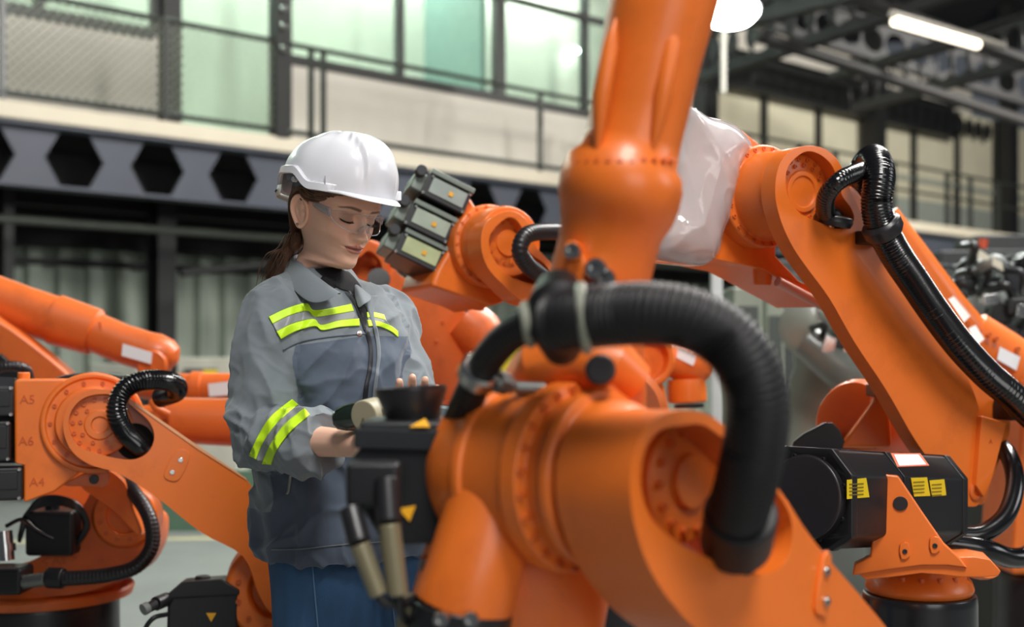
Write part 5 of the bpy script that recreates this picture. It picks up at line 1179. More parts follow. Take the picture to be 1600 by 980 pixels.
limb(arm, [sL, (sL+eL)/2, eL], [.040, .040, .036]); limb(arm, [eL, (eL+wL)/2, wL], [.040, .037, .026])
# torso under the clothes
for (z0, z1, a, c_) in ((1.36, 1.36, 0, 0),):
    pass
cN = wp(497, 430, 2.50)
tor = [(1.415, .06), (1.36, .10), (1.25, .115), (1.12, .105), (1.00, .12), (.92, .13)]
arm.tube([V(P(497+(1.42-z)*92, 0, 2.50).x, 2.50, z) for z, r in tor], [(r*.82, r*1.15) for z, r in tor], 28, ref=tuple(FW))
limb(arm, [sR, V(cN.x, cN.y, 1.39), sL], [.036, .045, .036])
hR = hand(arm, wR, (wp(650, 706, 2.10)-wR), V(.0, .3, .95), -1, .55)
hL = hand(arm, wL, V(-.05, .10, .25).normalized()*0+V(.02, -.25, .97), V(.15, -.95, -.2), -1, .18, .5)
ao = arm.build('arms', SKIN, None, angle=180); remesh(ao, .0028, 3, .5)
body.data.update()
join_into(body, ears+[ao]); body.data.shade_smooth()
if 'tint' in body.data.color_attributes: SKIN.node_tree  # colour layer survives the join; new verts default to alpha 0
ca = body.data.color_attributes['tint']; nh = len(vs)
for i in range(nh, len(body.data.vertices)): ca.data[i].color = (0, 0, 0, 0)
# finger nails of the hand over the black bell
NAIL = mat('nail', (226, 178, 160), .25)

# --- clothes
JG = mat('jacket_light_grey', (114, 123, 129), .8, var=.05, nscale=9, bump=.25, bscale=900, sheen=.25)
JD = mat('jacket_dark_grey', (84, 95, 110), .8, var=.05, nscale=9, bump=.25, bscale=900, sheen=.25)
HV = mat('hi_vis_band', (206, 250, 30), .5, var=.03, bump=.1, bscale=900)
HV.node_tree.nodes['Principled BSDF'].inputs['Emission Strength'].default_value = 0
RT = mat('retro_grey_band', (136, 140, 142), .45, var=.04)
SHIRT = mat('black_knit', (14, 15, 18), .9, bump=.3, bscale=500)
ZIPM = mat('zip_tape', (24, 26, 34), .6)
def wr(p, s=1.0):
    """cloth relief"""
    return (noise.noise(V(p.x*9, p.y*9, p.z*6))*.010+noise.noise(V(p.x*22+3, p.y*22, p.z*9))*.0045)*s
def ell(c, a, d, t, e=2.3):
    s, q = math.sin(t), math.cos(t); r = (abs(s)**e+abs(q)**e)**(-1/e)
    return c+LF*(a*s*r)+FW*(d*q*r)
tz = [(1.462, .050, .052, 496, .0), (1.448, .075, .060, 498, .0), (1.430, .118, .074, 501, .0), (1.405, .150, .088, 504, .0), (1.370, .166, .103, 507, .004), (1.330, .170, .116, 509, .010), (1.285, .169, .127, 511, .016), (1.240, .164, .128, 513, .015), (1.190, .160, .124, 517, .010), (1.130, .160, .122, 523, .006), (1.070, .165, .126, 530, .004), (1.010, .172, .131, 536, .002), (.960, .176, .134, 540, 0), (.905, .178, .136, 543, 0)]
tb = MB(); NT = 84; zz = np.linspace(1.462, .905, 96)
fa_ = [spline_tab([(t[0], t[i]) for t in tz]) for i in range(1, 5)]
for z in zz:
    a, d, px, fo = (f(z) for f in fa_)
    c = V((px-800)/F*2.50, 2.50, z)+FW*fo
    for i in range(NT):
        t = 2*math.pi*i/NT; p = ell(c, a, d, t)
        n = (p-c).normalized(); k = sstep(1.44, 1.36, z)
        dr = wr(p, 1.0)*k
        # drape folds: diagonal pulls from the bust, vertical ones to the hem
        ft = t if t < math.pi else t-2*math.pi
        dr += .0045*math.sin(ft*9+z*14)*sstep(1.16, 1.0, z)
        dr += .0040*math.sin((z*60+ft*7))*sstep(1.24, 1.16, z)*sstep(1.0, 1.08, z)
        dr += .0050*math.exp(-((abs(ft)-.9)/.35)**2)*math.sin(z*42+ft*10)*sstep(1.34, 1.28, z)*sstep(1.1, 1.2, z)
        tb.v.append(p+n*dr)
nzz = len(zz)
for j in range(nzz-1):
    for i in range(NT): tb.f.append((j*NT+i, j*NT+(i+1) % NT, (j+1)*NT+(i+1) % NT, (j+1)*NT+i))
tb.f.append(tuple(range(NT))); tb.f.append(tuple((nzz-1)*NT+i for i in range(NT)))
def sleeve(b, s, e, w_, rs, seed, inner):
    # one path from inside the shoulder to the cuff
    pts = [inner, s, s.lerp(e, .35), s.lerp(e, .72), e+(e-w_).normalized()*.012+(e-s).normalized()*.0, e.lerp(w_, .35), e.lerp(w_, .72), w_]
    path = resample(smooth_open(pts, 10), .006); m = len(path); R_ = []
    for i in range(m):
        u = i/(m-1)*(len(rs)-1); j = min(int(u), len(rs)-2); R_.append(rs[j]+(rs[j+1]-rs[j])*(u-j))
    seg = 44; k0 = len(b.v); T = [(path[min(i+1, m-1)]-path[max(i-1, 0)]).normalized() for i in range(m)]; u_ = V(0.3, 1, .2)
    for i in range(m):
        u_ = (u_-T[i]*u_.dot(T[i])).normalized(); v_ = T[i].cross(u_); s_ = i/(m-1)
        bend = math.exp(-((s_-.56)/.12)**2)
        for q in range(seg):
            t = 2*math.pi*q/seg; d = u_*math.cos(t)+v_*math.sin(t); p = path[i]+d*R_[i]
            dr = wr(p+V(seed, 0, 0), .9)+.0045*bend*math.sin(i*.62+1.5*math.sin(t+seed))+.0028*math.sin(i*.33+2.2*math.sin(t*1.0+seed)+t)*(.3+.7*s_)
            if s_ > .955: dr -= .004*(s_-.955)/.045
            b.v.append(p+d*dr)
    for i in range(m-1):
        for q in range(seg): b.f.append((k0+i*seg+q, k0+i*seg+(q+1) % seg, k0+(i+1)*seg+(q+1) % seg, k0+(i+1)*seg+q))
    b.f.append(tuple(k0+q for q in range(seg))); b.f.append(tuple(k0+(m-1)*seg+q for q in range(seg)))
    return path, R_
inR = V(sR.x, sR.y, sR.z).lerp(V(cN.x, cN.y, 1.39), .35); inL = sL.lerp(V(cN.x, cN.y, 1.38), .35)
cuffR = eR.lerp(wR, .60)
pR, rR = sleeve(tb, sR+V(.004, 0, -.002), eR, cuffR, [.046, .056, .060, .060, .058, .060, .062, .060, .058, .057, .058, .060], 1.3, inR)
pL, rL = sleeve(tb, sL+V(-.006, 0, 0), eL, eL.lerp(wL, .8), [.046, .054, .056, .056, .056, .058, .058, .056, .052, .050], 4.1, inL)
jk = tb.build('jacket', JG, None, angle=180); remesh(jk, .0036, 4, .5)
def near_path(p, path):
    bd, bi = 9, 0
    for i in range(0, len(path), 3):
        d = (path[i]-p).length_squared
        if d < bd: bd, bi = d, i
    return math.sqrt(bd), bi
def ridge(v): return max(0.0, 1-abs(noise.noise(v))*3.2)**1.6
PLACE = []
for v in jk.data.vertices:
    p = v.co; dR, iR = near_path(p, pR); dL, iL = near_path(p, pL); PLACE.append((dR-rR[iR], dL-rL[iL], iR/len(pR)))
CR = []
for v, (a_, b_, s_) in zip(jk.data.vertices, PLACE):
    p = v.co; n_ = v.normal
    if min(a_, b_) < .010:
        el = math.exp(-((s_-.60)/.16)**2); lo = sstep(.45, .75, s_)
        up_ = ridge(V(p.x*16+2, p.y*16, p.z*5.0+1))*.011*(1-lo)
        cr_ = ridge(V(p.x*20+5, p.y*8, (p.z+p.x*.5)*26))*.012*(.25+el*.75)*(.4+.6*lo)
        fa2 = ridge(V(p.x*30, p.y*9, p.z*12+7))*.008*lo
        d = up_+cr_+fa2
    else:
        q = p.x*.8-p.z*.55; r_ = p.x*.55+p.z*.8
        d = ridge(V(q*15, p.y*6, r_*4+3))*.0085+ridge(V(q*7+r_*20, p.y*8, r_*7-q*12))*.0075*sstep(1.33, 1.2, p.z)
        d += math.exp(-(a_/.014)**2)*-.009+math.exp(-(b_/.014)**2)*-.007
    d += noise.noise(p*70)*.0006
    CR.append(p+n_*(d-.005)*sstep(1.47, 1.44, p.z))
for v, c_ in zip(jk.data.vertices, CR): v.co = c_
jk.data.update()
jk.parent = woman; jk.matrix_parent_inverse = parent_world(woman).inverted()
jk.data.materials.clear(); jk.data.materials.append(JG); jk.data.materials.append(JD)
def yoke_z(p):                     # lower edge of the light yoke, falls to her right
    l = (p-V(cN.x, cN.y, 0)).dot(LF); return 1.326+.14*max(-.12, min(.03, l))
yk = jk.data.attributes.new('yoke', 'FLOAT', 'POINT')
for v, (a_, b_, s_) in zip(jk.data.vertices, PLACE):
    yk.data[v.index].value = .5+min(yoke_z(v.co)-v.co.z, min(a_, b_)-.006, (.150 if v.co.z > 1.0 else .3)-abs((v.co-V((518-800)/F*2.5, 2.5, 0)).dot(LF)))/.03
nt = JG.node_tree; bs_ = nt.nodes['Principled BSDF']; src = bs_.inputs['Base Color'].links[0].from_socket
an = nt.nodes.new('ShaderNodeAttribute'); an.attribute_name = 'yoke'; mr = nt.nodes.new('ShaderNodeMapRange'); mr.inputs[1].default_value = .48; mr.inputs[2].default_value = .52
mxn = nt.nodes.new('ShaderNodeMix'); mxn.data_type = 'RGBA'; nt.links.new(an.outputs['Fac'], mr.inputs[0]); nt.links.new(mr.outputs[0], mxn.inputs[0]); nt.links.new(src, mxn.inputs[6]); mxn.inputs[7].default_value = (*lin((78, 90, 106)), 1); nt.links.new(mxn.outputs[2], bs_.inputs['Base Color'])
bvh = None
def make_bvh(o):
    me = o.data; return BVHTree.FromPolygons([tuple(v.co) for v in me.vertices], [tuple(p.vertices) for p in me.polygons])
bvh = make_bvh(jk)
def band(name, grid_fn, nu, nv, m, parent, off=.0042, label=None, thick=.0014):
    """strip laid on the jacket: grid_fn(u,v) gives (origin, direction) rays"""
    vs = []; ok = True
    for i in range(nu):
        for j in range(nv):
            o_, d_ = grid_fn(i/(nu-1), j/(nv-1)); h_ = bvh.ray_cast(o_, d_.normalized())
            if h_[0] is None: vs.append(vs[-1] if vs else V(0, 0, 0)); continue
            vs.append(h_[0]-d_.normalized()*off)
    fs = [(i*nv+j, (i+1)*nv+j, (i+1)*nv+j+1, i*nv+j+1) for i in range(nu-1) for j in range(nv-1)]
    # relax a little
    for _ in range(0):
        w2 = list(vs)
        for i in range(1, nu-1):
            for j in range(nv): w2[i*nv+j] = vs[i*nv+j]*.5+(vs[(i-1)*nv+j]+vs[(i+1)*nv+j])*.25
        vs = w2
    b = MB(); b.add(vs, fs); o = b.build(name, m, parent, angle=180, normals=False, label=label)
    s_ = o.modifiers.new('t', 'SOLIDIFY'); s_.thickness = thick; s_.offset = 0
    return o
def ray_px(px, py): return V(0, 0, H), (P(px, py, 1)-V(0, 0, H))
def curve_at(pts, u):
    pts = pts; L = len(pts)-1; x = u*L; i = min(int(x), L-1); t = x-i
    p0, p1, p2, p3 = (Vector(pts[max(0, min(L, k))]) for k in (i-1, i, i+1, i+2))
    return 0.5*((2*p1)+(-p0+p2)*t+(2*p0-5*p1+4*p2-p3)*t*t+(-p0+3*p1-3*p2+p3)*t**3)
def px_band(name, top, bot, m, nu=70, nv=10, off=.0042, label=None):
    def g(u, v):
        q = curve_at(top, u).lerp(curve_at(bot, u), v); return ray_px(q.x, q.y)
    return band(name, g, nu, nv, m, jk, off, label)
# chest bands (her right, then her left of the zip)
px_band('hi_vis_stripe', [(420, 495), (448, 482), (478, 474), (490, 485), (515, 482), (549, 475)], [(426, 506), (452, 493), (480, 486), (492, 495), (518, 492), (553, 486)], HV, label='yellow-green stripe')
px_band('hi_vis_stripe', [(432, 518), (460, 505), (490, 499), (502, 508), (530, 501), (561, 498)], [(439, 530), (464, 517), (492, 510), (504, 516), (532, 511), (562, 509)], HV, label='yellow-green stripe')
px_band('reflective_stripe', [(426, 506), (452, 493), (480, 486), (492, 495), (518, 492), (553, 486)], [(432, 518), (460, 505), (490, 499), (502, 508), (530, 501), (561, 498)], RT, off=.0030, label='grey reflective stripe')
px_band('hi_vis_stripe', [(573, 488), (584, 488), (600, 492)], [(574, 496), (586, 496), (603, 500)], HV, 14, label='yellow-green stripe')
px_band('hi_vis_stripe', [(574, 500), (590, 502), (610, 509), (622, 518)], [(576, 510), (592, 510), (611, 518), (622, 527)], HV, 16, label='yellow-green stripe')
px_band('reflective_stripe', [(574, 496), (586, 496), (603, 500)], [(576, 501), (590, 503), (609, 508)], RT, 14, off=.0030, label='grey reflective stripe')
# sleeve bands on her right forearm, seen full
px_band('hi_vis_stripe', [(389, 712), (404, 680), (424, 650), (456, 624)], [(400, 718), (412, 690), (434, 660), (466, 632)], HV, 60, label='yellow-green sleeve stripe')
px_band('hi_vis_stripe', [(409, 725), (422, 696), (444, 664), (476, 638)], [(424, 726), (432, 704), (454, 674), (484, 648)], HV, 60, label='yellow-green sleeve stripe')
px_band('reflective_stripe', [(400, 718), (412, 690), (434, 660), (466, 632)], [(409, 725), (422, 696), (444, 664), (476, 638)], RT, 60, off=.0030, label='grey reflective sleeve stripe')
# zip: dark tape with teeth running down the front, and the placket edge
px_band('zip_tape', [(541, 456), (556, 478), (565, 505), (574, 530), (577, 552), (574, 580), (569, 604), (567, 640), (566, 700)], [(547, 455), (563, 477), (571, 504), (580, 530), (583, 552), (581, 580), (576, 604), (573, 640), (572, 700)], ZIPM, 80, 3, .003)
zt_b = MB()
for i in range(46):
    u = i/45; q = curve_at([(541, 456), (554, 474), (563, 495), (570, 515)], u); h_ = bvh.ray_cast(*ray_px(q.x, q.y))
    if h_[0]: zt_b.box(h_[0]-V(0, .0045, 0), (.0035, .0015, .0012), Matrix.Rotation(-.3, 3, 'Y'))
o = zt_b.build('zip_teeth', STEEL, jk); o['kind'] = 'stuff'
px_band('placket', [(563, 462), (576, 490), (585, 520), (589, 552), (587, 580), (582, 620), (580, 700)], [(590, 462), (584, 490), (591, 520), (595, 552), (592, 580), (588, 620), (586, 700)], JG, 60, 4, .0045)
px_band('yoke_seam', [(442, 546), (470, 533), (510, 526), (560, 521), (572, 521)], [(442, 548), (470, 535), (510, 528), (560, 523), (572, 523)], JD, 50, 3, .0022)
h_ = bvh.ray_cast(*ray_px(562, 521))
if h_[0]: b = MB(); b.lathe(h_[0]-V(0, .004, 0), (0.3, -1, 0), [(0, .0055), (.0025, .005), (.003, .0)], 20); b.build('press_stud', STEEL, jk)
px_band('hem_seam', [(424, 858), (470, 857), (540, 850), (600, 846)], [(424, 860), (470, 859), (540, 852), (600, 848)], JG, 40, 3, .0015)
px_band('pocket_welt', [(452, 742), (449, 765), (446, 772)], [(456, 743), (453, 766), (450, 773)], mat('pocket_trim', (150, 152, 146), .6), 10, 3, .002)
px_band('shirt_front', [(492, 420), (508, 434), (528, 450), (546, 458), (560, 482), (570, 514)], [(536, 418), (548, 428), (560, 442), (567, 456), (572, 484), (573, 514)], SHIRT, 50, 12, .0030, 'black top in the open neck')
# collar: two stand-and-fall wings around the neck, open in front
def surf_mesh(name, rows, m, parent, thick=.0022, sub=1, label=None):
    nu, nv = len(rows), len(rows[0]); b = MB(); b.add([p for r in rows for p in r], [(i*nv+j, (i+1)*nv+j, (i+1)*nv+j+1, i*nv+j+1) for i in range(nu-1) for j in range(nv-1)])
    o = b.build(name, m, parent, angle=180, normals=False, label=label)
    t = o.modifiers.new('t', 'SOLIDIFY'); t.thickness = thick; t.offset = 0
    s_ = o.modifiers.new('s', 'SUBSURF'); s_.levels = sub; s_.render_levels = sub+1; return o
# near wing: from the nape, over the near shoulder to the tip and the zip
near = [  # (stand base inside), fold line top, mid, outer edge
    [P(486, 412, 2.62), P(484, 396, 2.62), P(470, 402, 2.625), P(460, 416, 2.625)],
    [P(462, 420, 2.54), P(461, 391, 2.545), P(448, 404, 2.55), P(438, 422, 2.55)],
    [P(470, 432, 2.48), P(466, 396, 2.475), P(452, 420, 2.455), P(446, 440, 2.44)],
    [P(486, 440, 2.44), P(480, 409, 2.43), P(466, 436, 2.40), P(462, 458, 2.385)],
    [P(504, 450, 2.41), P(499, 427, 2.395), P(487, 452, 2.365), P(480, 473, 2.355)],
    [P(520, 458, 2.385), P(518, 444, 2.37), P(505, 460, 2.35), P(497, 475, 2.345)],
    [P(534, 462, 2.37), P(533, 456, 2.355), P(524, 462, 2.345), P(516, 468, 2.34)]]
surf_mesh('collar', near, JG, jk)
far = [
    [P(486, 412, 2.62), P(490, 396, 2.63), P(500, 398, 2.65), P(508, 404, 2.66)],
    [P(524, 420, 2.60), P(524, 398, 2.61), P(536, 404, 2.63), P(548, 416, 2.64)],
    [P(536, 436, 2.55), P(533, 412, 2.555), P(546, 420, 2.57), P(560, 436, 2.58)],
    [P(546, 450, 2.49), P(545, 430, 2.49), P(559, 440, 2.51), P(572, 452, 2.53)],
    [P(556, 468, 2.43), P(560, 452, 2.425), P(570, 456, 2.44), P(580, 462, 2.47)],
    [P(560, 485, 2.40), P(566, 478, 2.395), P(573, 474, 2.40), P(581, 468, 2.43)]]
surf_mesh('collar', far, JG, jk)
# shirt neck
sh_rows = []
for k, (z, a, d) in enumerate(((1.452, .048, .046), (1.444, .050, .050), (1.432, .055, .056), (1.41, .060, .060), (1.38, .06, .06))):
    c = V((506-800)/F*2.49, 2.49, z)+FW*(-.004+.010*k*.6); sh_rows.append([ell(c, a, d, 2*math.pi*i/40, 2.0)+UP*.0035*math.sin(i*1.9)*(1 if k < 2 else 0)+UP*(.012 if k == 0 else 0)*(-math.cos(2*math.pi*i/40)) for i in range(41)])
surf_mesh('shirt', sh_rows, SHIRT, woman, .002, label='black top showing at the neck')
# jeans
DEN = mat('denim', (46, 84, 122), .75, var=.16, nscale=30, bump=.4, bscale=900, dirt=(112, 150, 186), dirt_amt=.45, dscale=5, stretch=(1, 1, .35))
def leg(b, pts, rad, seed):
    path = resample(smooth_open(pts, 8), .012); m = len(path); k0 = len(b.v); seg = 40
    for i in range(m):
        u = i/(m-1)*(len(rad)-1); j = min(int(u), len(rad)-2); r = rad[j]+(rad[j+1]-rad[j])*(u-j)
        for q in range(seg):
            t = 2*math.pi*q/seg; d = LF*math.cos(t)+FW*math.sin(t); p = path[i]+d*r
            b.v.append(p+d*(wr(p+V(seed, 0, 0), .5)+.002*math.sin(p.z*70+3*math.sin(t))*math.exp(-((p.z-.48)/.12)**2)))
    for i in range(m-1):
        for q in range(seg): b.f.append((k0+i*seg+q, k0+i*seg+(q+1) % seg, k0+(i+1)*seg+(q+1) % seg, k0+(i+1)*seg+q))
    b.f.append(tuple(k0+q for q in range(seg))); b.f.append(tuple(k0+(m-1)*seg+q for q in range(seg)))
hipc = V((545-800)/F*2.5, 2.5, 0)
jb = MB()
legsp = []
for s_, px0, px1, yy in ((-1, 507, 508, 2.46), (1, 600, 622, 2.56)):
    top = hipc+LF*s_*.068; a = [V(top.x, top.y, .96), V((px0-800)/F*yy, yy, .84), V((px1-800)/F*yy, yy, .70), V((px1-800)/F*yy, yy, .48), V((px1-800)/F*yy, yy+.01, .25), V((px1-800)/F*yy, yy+.015, .07)]
    leg(jb, a, [.102, .100, .090, .070, .062, .058], s_); legsp.append(a)
jb.tube([V(hipc.x, hipc.y, .83), V(hipc.x, hipc.y, .88), V(hipc.x, hipc.y, .95), V(hipc.x, hipc.y, 1.03)], [(.095, .145), (.11, .160), (.11, .158), (.10, .145)], 36, ref=tuple(FW))
jn = jb.build('jeans', DEN, None, angle=180); remesh(jn, .006, 4, .5); jn.parent = woman; jn.matrix_parent_inverse = parent_world(woman).inverted()
# seams on the jeans
bvj = make_bvh(jn); 
for top in ([(486, 868), (490, 920), (496, 985)], [(602, 862), (608, 910), (617, 985)]):
    old = bvh; bvh = bvj
    px_band('jeans_seam', [(x, y) for x, y in top], [(x+2.2, y) for x, y in top], mat('seam_light', (88, 124, 160), .7), 20, 3, .0015).parent = jn
    bvh = old
# shoes
for a in legsp:
    p = a[-1]; b = MB(); b.tube([p+FW*-.06+V(0, 0, -.02), p+FW*-.02+V(0, 0, -.015), p+FW*.08+V(0, 0, -.03), p+FW*.15+V(0, 0, -.036), p+FW*.19+V(0, 0, -.042)], [(.045, .035), (.052, .042), (.038, .045), (.030, .042), (.015, .028)], 24); b.build('shoe', mat('shoe_black', (24, 24, 26), .5), woman)

# --- hair
HAIR = mat('hair_brown', (100, 68, 46), .42, var=.4, nscale=70, stretch=(1, 1, .12), bump=.5, bscale=900)
hb_ = MB(); rows = []
zh = np.linspace(.112, -.075, 44); ah = np.linspace(-math.pi, math.pi, 97)
for z in zh:
    r = []
    for a in ah:
        x, y, z_ = head_surf(a, z, 0, False)
        # hairline: from the forehead above, back over the ear, down to the nape
        yl = .086 if z > .052 else (.086-(.052-z)*2.5 if z > .020 else (.006-(.020-z)*1.1))
        yl = max(yl, -.055)
        e_in = sstep(yl+.010, yl-.012, y); off = -.020+.0285*e_in**.6+.0007*math.sin(a*45+z*120)*e_in
        n = V(x, y*.9, .0).normalized(); r.append(head_pt(x+n.x*off, y+n.y*off, z_))
    rows.append(r)
b = MB(); nv = len(ah); b.add([p for r in rows for p in r], [(i*nv+j, (i+1)*nv+j, (i+1)*nv+j+1, i*nv+j+1) for i in range(len(rows)-1) for j in range(nv-1)])
hair = b.build('hair', HAIR, woman, angle=180, normals=False, label='brown hair tied in a low ponytail')
# swept strands at the temple and ponytail (far too many to count)
rnd = random.Random(7); st = MB()
def strand(pts, r0):
    path = smooth_open(pts, 5); n = len(path); st.tube(path, [r0*(1-.75*(i/(n-1))**2) for i in range(n)], 5)
tie = head_pt(-.028, -.078, -.082)
for i in range(150):
    u = rnd.random(); z0 = .062-.042*u+rnd.uniform(-.003, .003); y0 = .082-.060*u+rnd.uniform(-.006, .006)
    def sp_(y, z, o):
        w_ = width(z); f = front(z); bk = back(z); yc = (f+bk)/2-.004; q = (y-yc)/((f-yc) if y > yc else (yc-bk)); q = max(-.985, min(.985, q)); e = expo(z); x = -w_*(1-abs(q)**e)**(1/e); return head_pt(x-o, y, z)
    o = .0035+rnd.uniform(0, .004)
    strand([sp_(y0, z0, o*.4), sp_(y0-.035, z0-.004, o+.002), sp_(y0*.3-.035, .040-.010*u, o+.005), sp_(-.048-.01*u, .024-.030*u, o+.007), sp_(-.072, -.020-.04*u, o+.010), tie+V(rnd.uniform(-.006, .006), rnd.uniform(-.006, .006), rnd.uniform(-.01, .01))], rnd.uniform(.0008, .0016))
tp = [tie+V(.004, 0, .012), tie+V(-.002, .006, -.014), P(449, 392, 2.58), P(438, 412, 2.61), P(427, 434, 2.63), P(419, 452, 2.64)]
st.tube(smooth_open(tp, 6), [(.012, .013)]*8+[(.013, .014)]*10+[(.010, .012)]*8+[(.005, .007)]*5, 16)
for i in range(230):
    dx, dy = rnd.gauss(0, .007), rnd.gauss(0, .007); k = rnd.uniform(.9, 1.9); L_ = rnd.uniform(.75, 1.05)
    pts = []
    for j, p in enumerate(tp):
        if j/(len(tp)-1) > L_: break
        g = (.7, 1, 1.25, 1.3, 1.1, .9)[j]; pts.append(p+V(dx*g*k+.002*math.sin(i+j*1.3), dy*g, dx*.3*g+rnd.uniform(-.0015, .0015)))
    strand(pts, rnd.uniform(.0006, .0014))
for i in range(26):       # loose wisps
    a_ = tie+V(rnd.uniform(-.012, 0), 0, rnd.uniform(-.01, .02)); strand([a_, a_+V(rnd.uniform(-.012, -.004), 0, -.02), a_+V(rnd.uniform(-.03, -.008), 0, -.05), a_+V(rnd.uniform(-.055, -.01), .01, -.085)], .0005)
s_o = st.build('hair_strands', HAIR, hair, angle=180); s_o['kind'] = 'stuff'
# lashes: thin dark fringe on the lowered lids
la = MB()
for s_ in (-1, 1):
    for i in range(22):
        ax = .0185+.026*i/21; lz = -.0016+.0026*((ax-.031)/.012)**2
        def fs_(x, z):
            w_ = width(z); f = front(z); bk = back(z); yc = (f+bk)/2-.004; e = expo(z); return yc+(f-yc)*(1-(abs(x)/w_)**e)**(1/e)+face_disp(x, z)
        y = fs_(s_*ax, lz); p0 = head_pt(s_*ax, y+.0002, lz); k = (ax-.031)/.013
        la.tube([p0, head_pt(s_*(ax+.001*k+.0015), y+.004, lz-.0022), head_pt(s_*(ax+.0025*k+.003), y+.0065, lz-.0020)], [.0005, .0004, .00015], 4)
lo_ = la.build('eyelashes', mat('lash_black', (16, 12, 12), .5), woman); lo_['kind'] = 'stuff'
# ------------------------------------------------------------------ hard hat, glasses, things in her hands
HATM = mat('hat_white_plastic', (232, 234, 240), .22, var=.01, coat=.5)
hat = thing('hard_hat', "white hard hat on the woman's head, short peak and ratchet strap behind", 'hard hat', tuple(head_pt(0, 0, .06)))
def hp(x, y, z):
    return head_pt(x, y, z+.22*y-.002)
# dome: superellipse plan, side flare; z in head space, rim height varies round the head
za0 = .046
def rim_z(t):                          # t = 0 front, pi back
    s, c = abs(math.sin(t)), math.cos(t)
    z = .040 if c > 0 else .040
    side_cut = .030*sstep(-.92, -.55, c)*sstep(.30, -.15, c)
    back_ = -.010*sstep(-.7, -1, c)
    return z+side_cut+back_-.004*sstep(.3, 1, c)
NTD = 168; rows = []
levels = [0, .04, .10, .18, .28, .40, .52, .64, .75, .84, .91, .96, .99, 1.0]
A_, Bf, Bb, TOP = .107, .130, .137, .166
for li, l in enumerate(levels):
    r = []
    for i in range(NTD):
        t = 2*math.pi*i/NTD; s, c = math.sin(t), math.cos(t)
        z = rim_z(t)*(1-l)+TOP*l if False else rim_z(t)+(TOP-rim_z(t))*l
        k = (1-l**2.5)**(1/2.3) if l < 1 else 0
        x = A_*s*k; y = -.006+(Bf if c > 0 else Bb)*c*k
        # raised crown ridges: broad central rib and two side creases
        d = 0
        if k > .02:
            ax = abs(x); d = .0062*sstep(.041, .036, ax)*sstep(.05, .4, l)*sstep(1.0, .5, abs(y)/.14*.9)
            d -= .0018*math.exp(-((ax-.043)/.003)**2)*sstep(.1, .4, l)
        n = V(x/A_, y/Bf, .6*l+.02).normalized()
        r.append(hp(x+n.x*d, y+n.y*d, z+n.z*d))
    rows.append(r)
b = MB(); k = 0
for r in rows: b.v += r
for j in range(len(rows)-1):
    for i in range(NTD): b.f.append((j*NTD+i, j*NTD+(i+1) % NTD, (j+1)*NTD+(i+1) % NTD, (j+1)*NTD+i))
sh = b.build('shell', HATM, hat, angle=60, normals=True)
m_ = sh.modifiers.new('t', 'SOLIDIFY'); m_.thickness = .0028; m_.offset = -1
m_ = sh.modifiers.new('s', 'SUBSURF'); m_.levels = 1; m_.render_levels = 2
# rolled lip all round + peak in front + gutter at the sides
b = MB(); lip = []
for i in range(NTD+1):
    t = 2*math.pi*i/NTD; lip.append(hp(A_*math.sin(t)*1.012, -.006+(Bf if math.cos(t) > 0 else Bb)*math.cos(t)*1.012, rim_z(t)))
b.tube(lip, .0026, 10, cap=False); b.build('rim', HATM, hat, angle=180)
pk = []
for i in range(41):
    t = math.radians(-50+100*i/40); s, c = math.sin(t), math.cos(t); ex = .036*max(0, math.cos(t*90/50.5))**.9
    base = (A_*s, -.006+Bf*c); row = []
    for u in (0, .33, .66, 1.0):
        row.append(hp(base[0]*(1+.02*u*ex/.04), base[1]+ex*u*(.35+.65*c), rim_z(t)+.0035-.011*u*ex/.04-.004*u*u))
    pk.append(row)
nv = 4; b = MB(); b.add([p for r in pk for p in r], [(i*nv+j, (i+1)*nv+j, (i+1)*nv+j+1, i*nv+j+1) for i in range(40) for j in range(3)])
p_ = b.build('peak', HATM, hat, angle=180, normals=False); m_ = p_.modifiers.new('t', 'SOLIDIFY'); m_.thickness = .003; m_.offset = 0; m_ = p_.modifiers.new('s', 'SUBSURF'); m_.levels = 1; m_.render_levels = 2
# raised front lip piece where the peak meets the shell
b = MB(); b.box(hp(.070, .090, .052), (.018, .006, .018), Matrix.Rotation(HT-.75, 3, 'Z')); b.build('front_slot', HATM, hat, bevel=.002)
# side skirt: stepped ledge running from the back to the ear notch and down to the peak
for S in (-1, 1):
    rows2 = []
    for i in range(37):
        t = S*math.radians(48+120*i/36); s, c = math.sin(t), math.cos(t); z0 = rim_z(t)
        o = .007*sstep(0, .12, i/36)*sstep(1, .9, i/36)
        def q(k_, dz, off): return hp((A_*k_+off)*s, -.006+((Bf if c > 0 else Bb)*k_+off)*c, z0+dz)
        rows2.append([q(1.0, -.001, .001), q(1.0, -.001, o), q(.992, .012, o), q(.985, .015, .0015)])
    b = MB(); b.add([p for r in rows2 for p in r], [(i*4+j, (i+1)*4+j, (i+1)*4+j+1, i*4+j+1) for i in range(36) for j in range(3)]); g_ = b.build('side_gutter', HATM, hat, angle=50, normals=False)
    m_ = g_.modifiers.new('t', 'SOLIDIFY'); m_.thickness = .0015; m_.offset = 0
    # slot mark
    b = MB(); b.box(hp(S*(A_*math.sin(1.02)+.004), -.006+Bf*math.cos(1.02), .060), (.0014, .003, .014), Matrix.Rotation(HT+.6*S, 3, 'Z')); b.build('slot', mat('slot_grey', (150, 152, 158), .5), hat)
INN = mat('hat_inner', (128, 130, 136), .6)
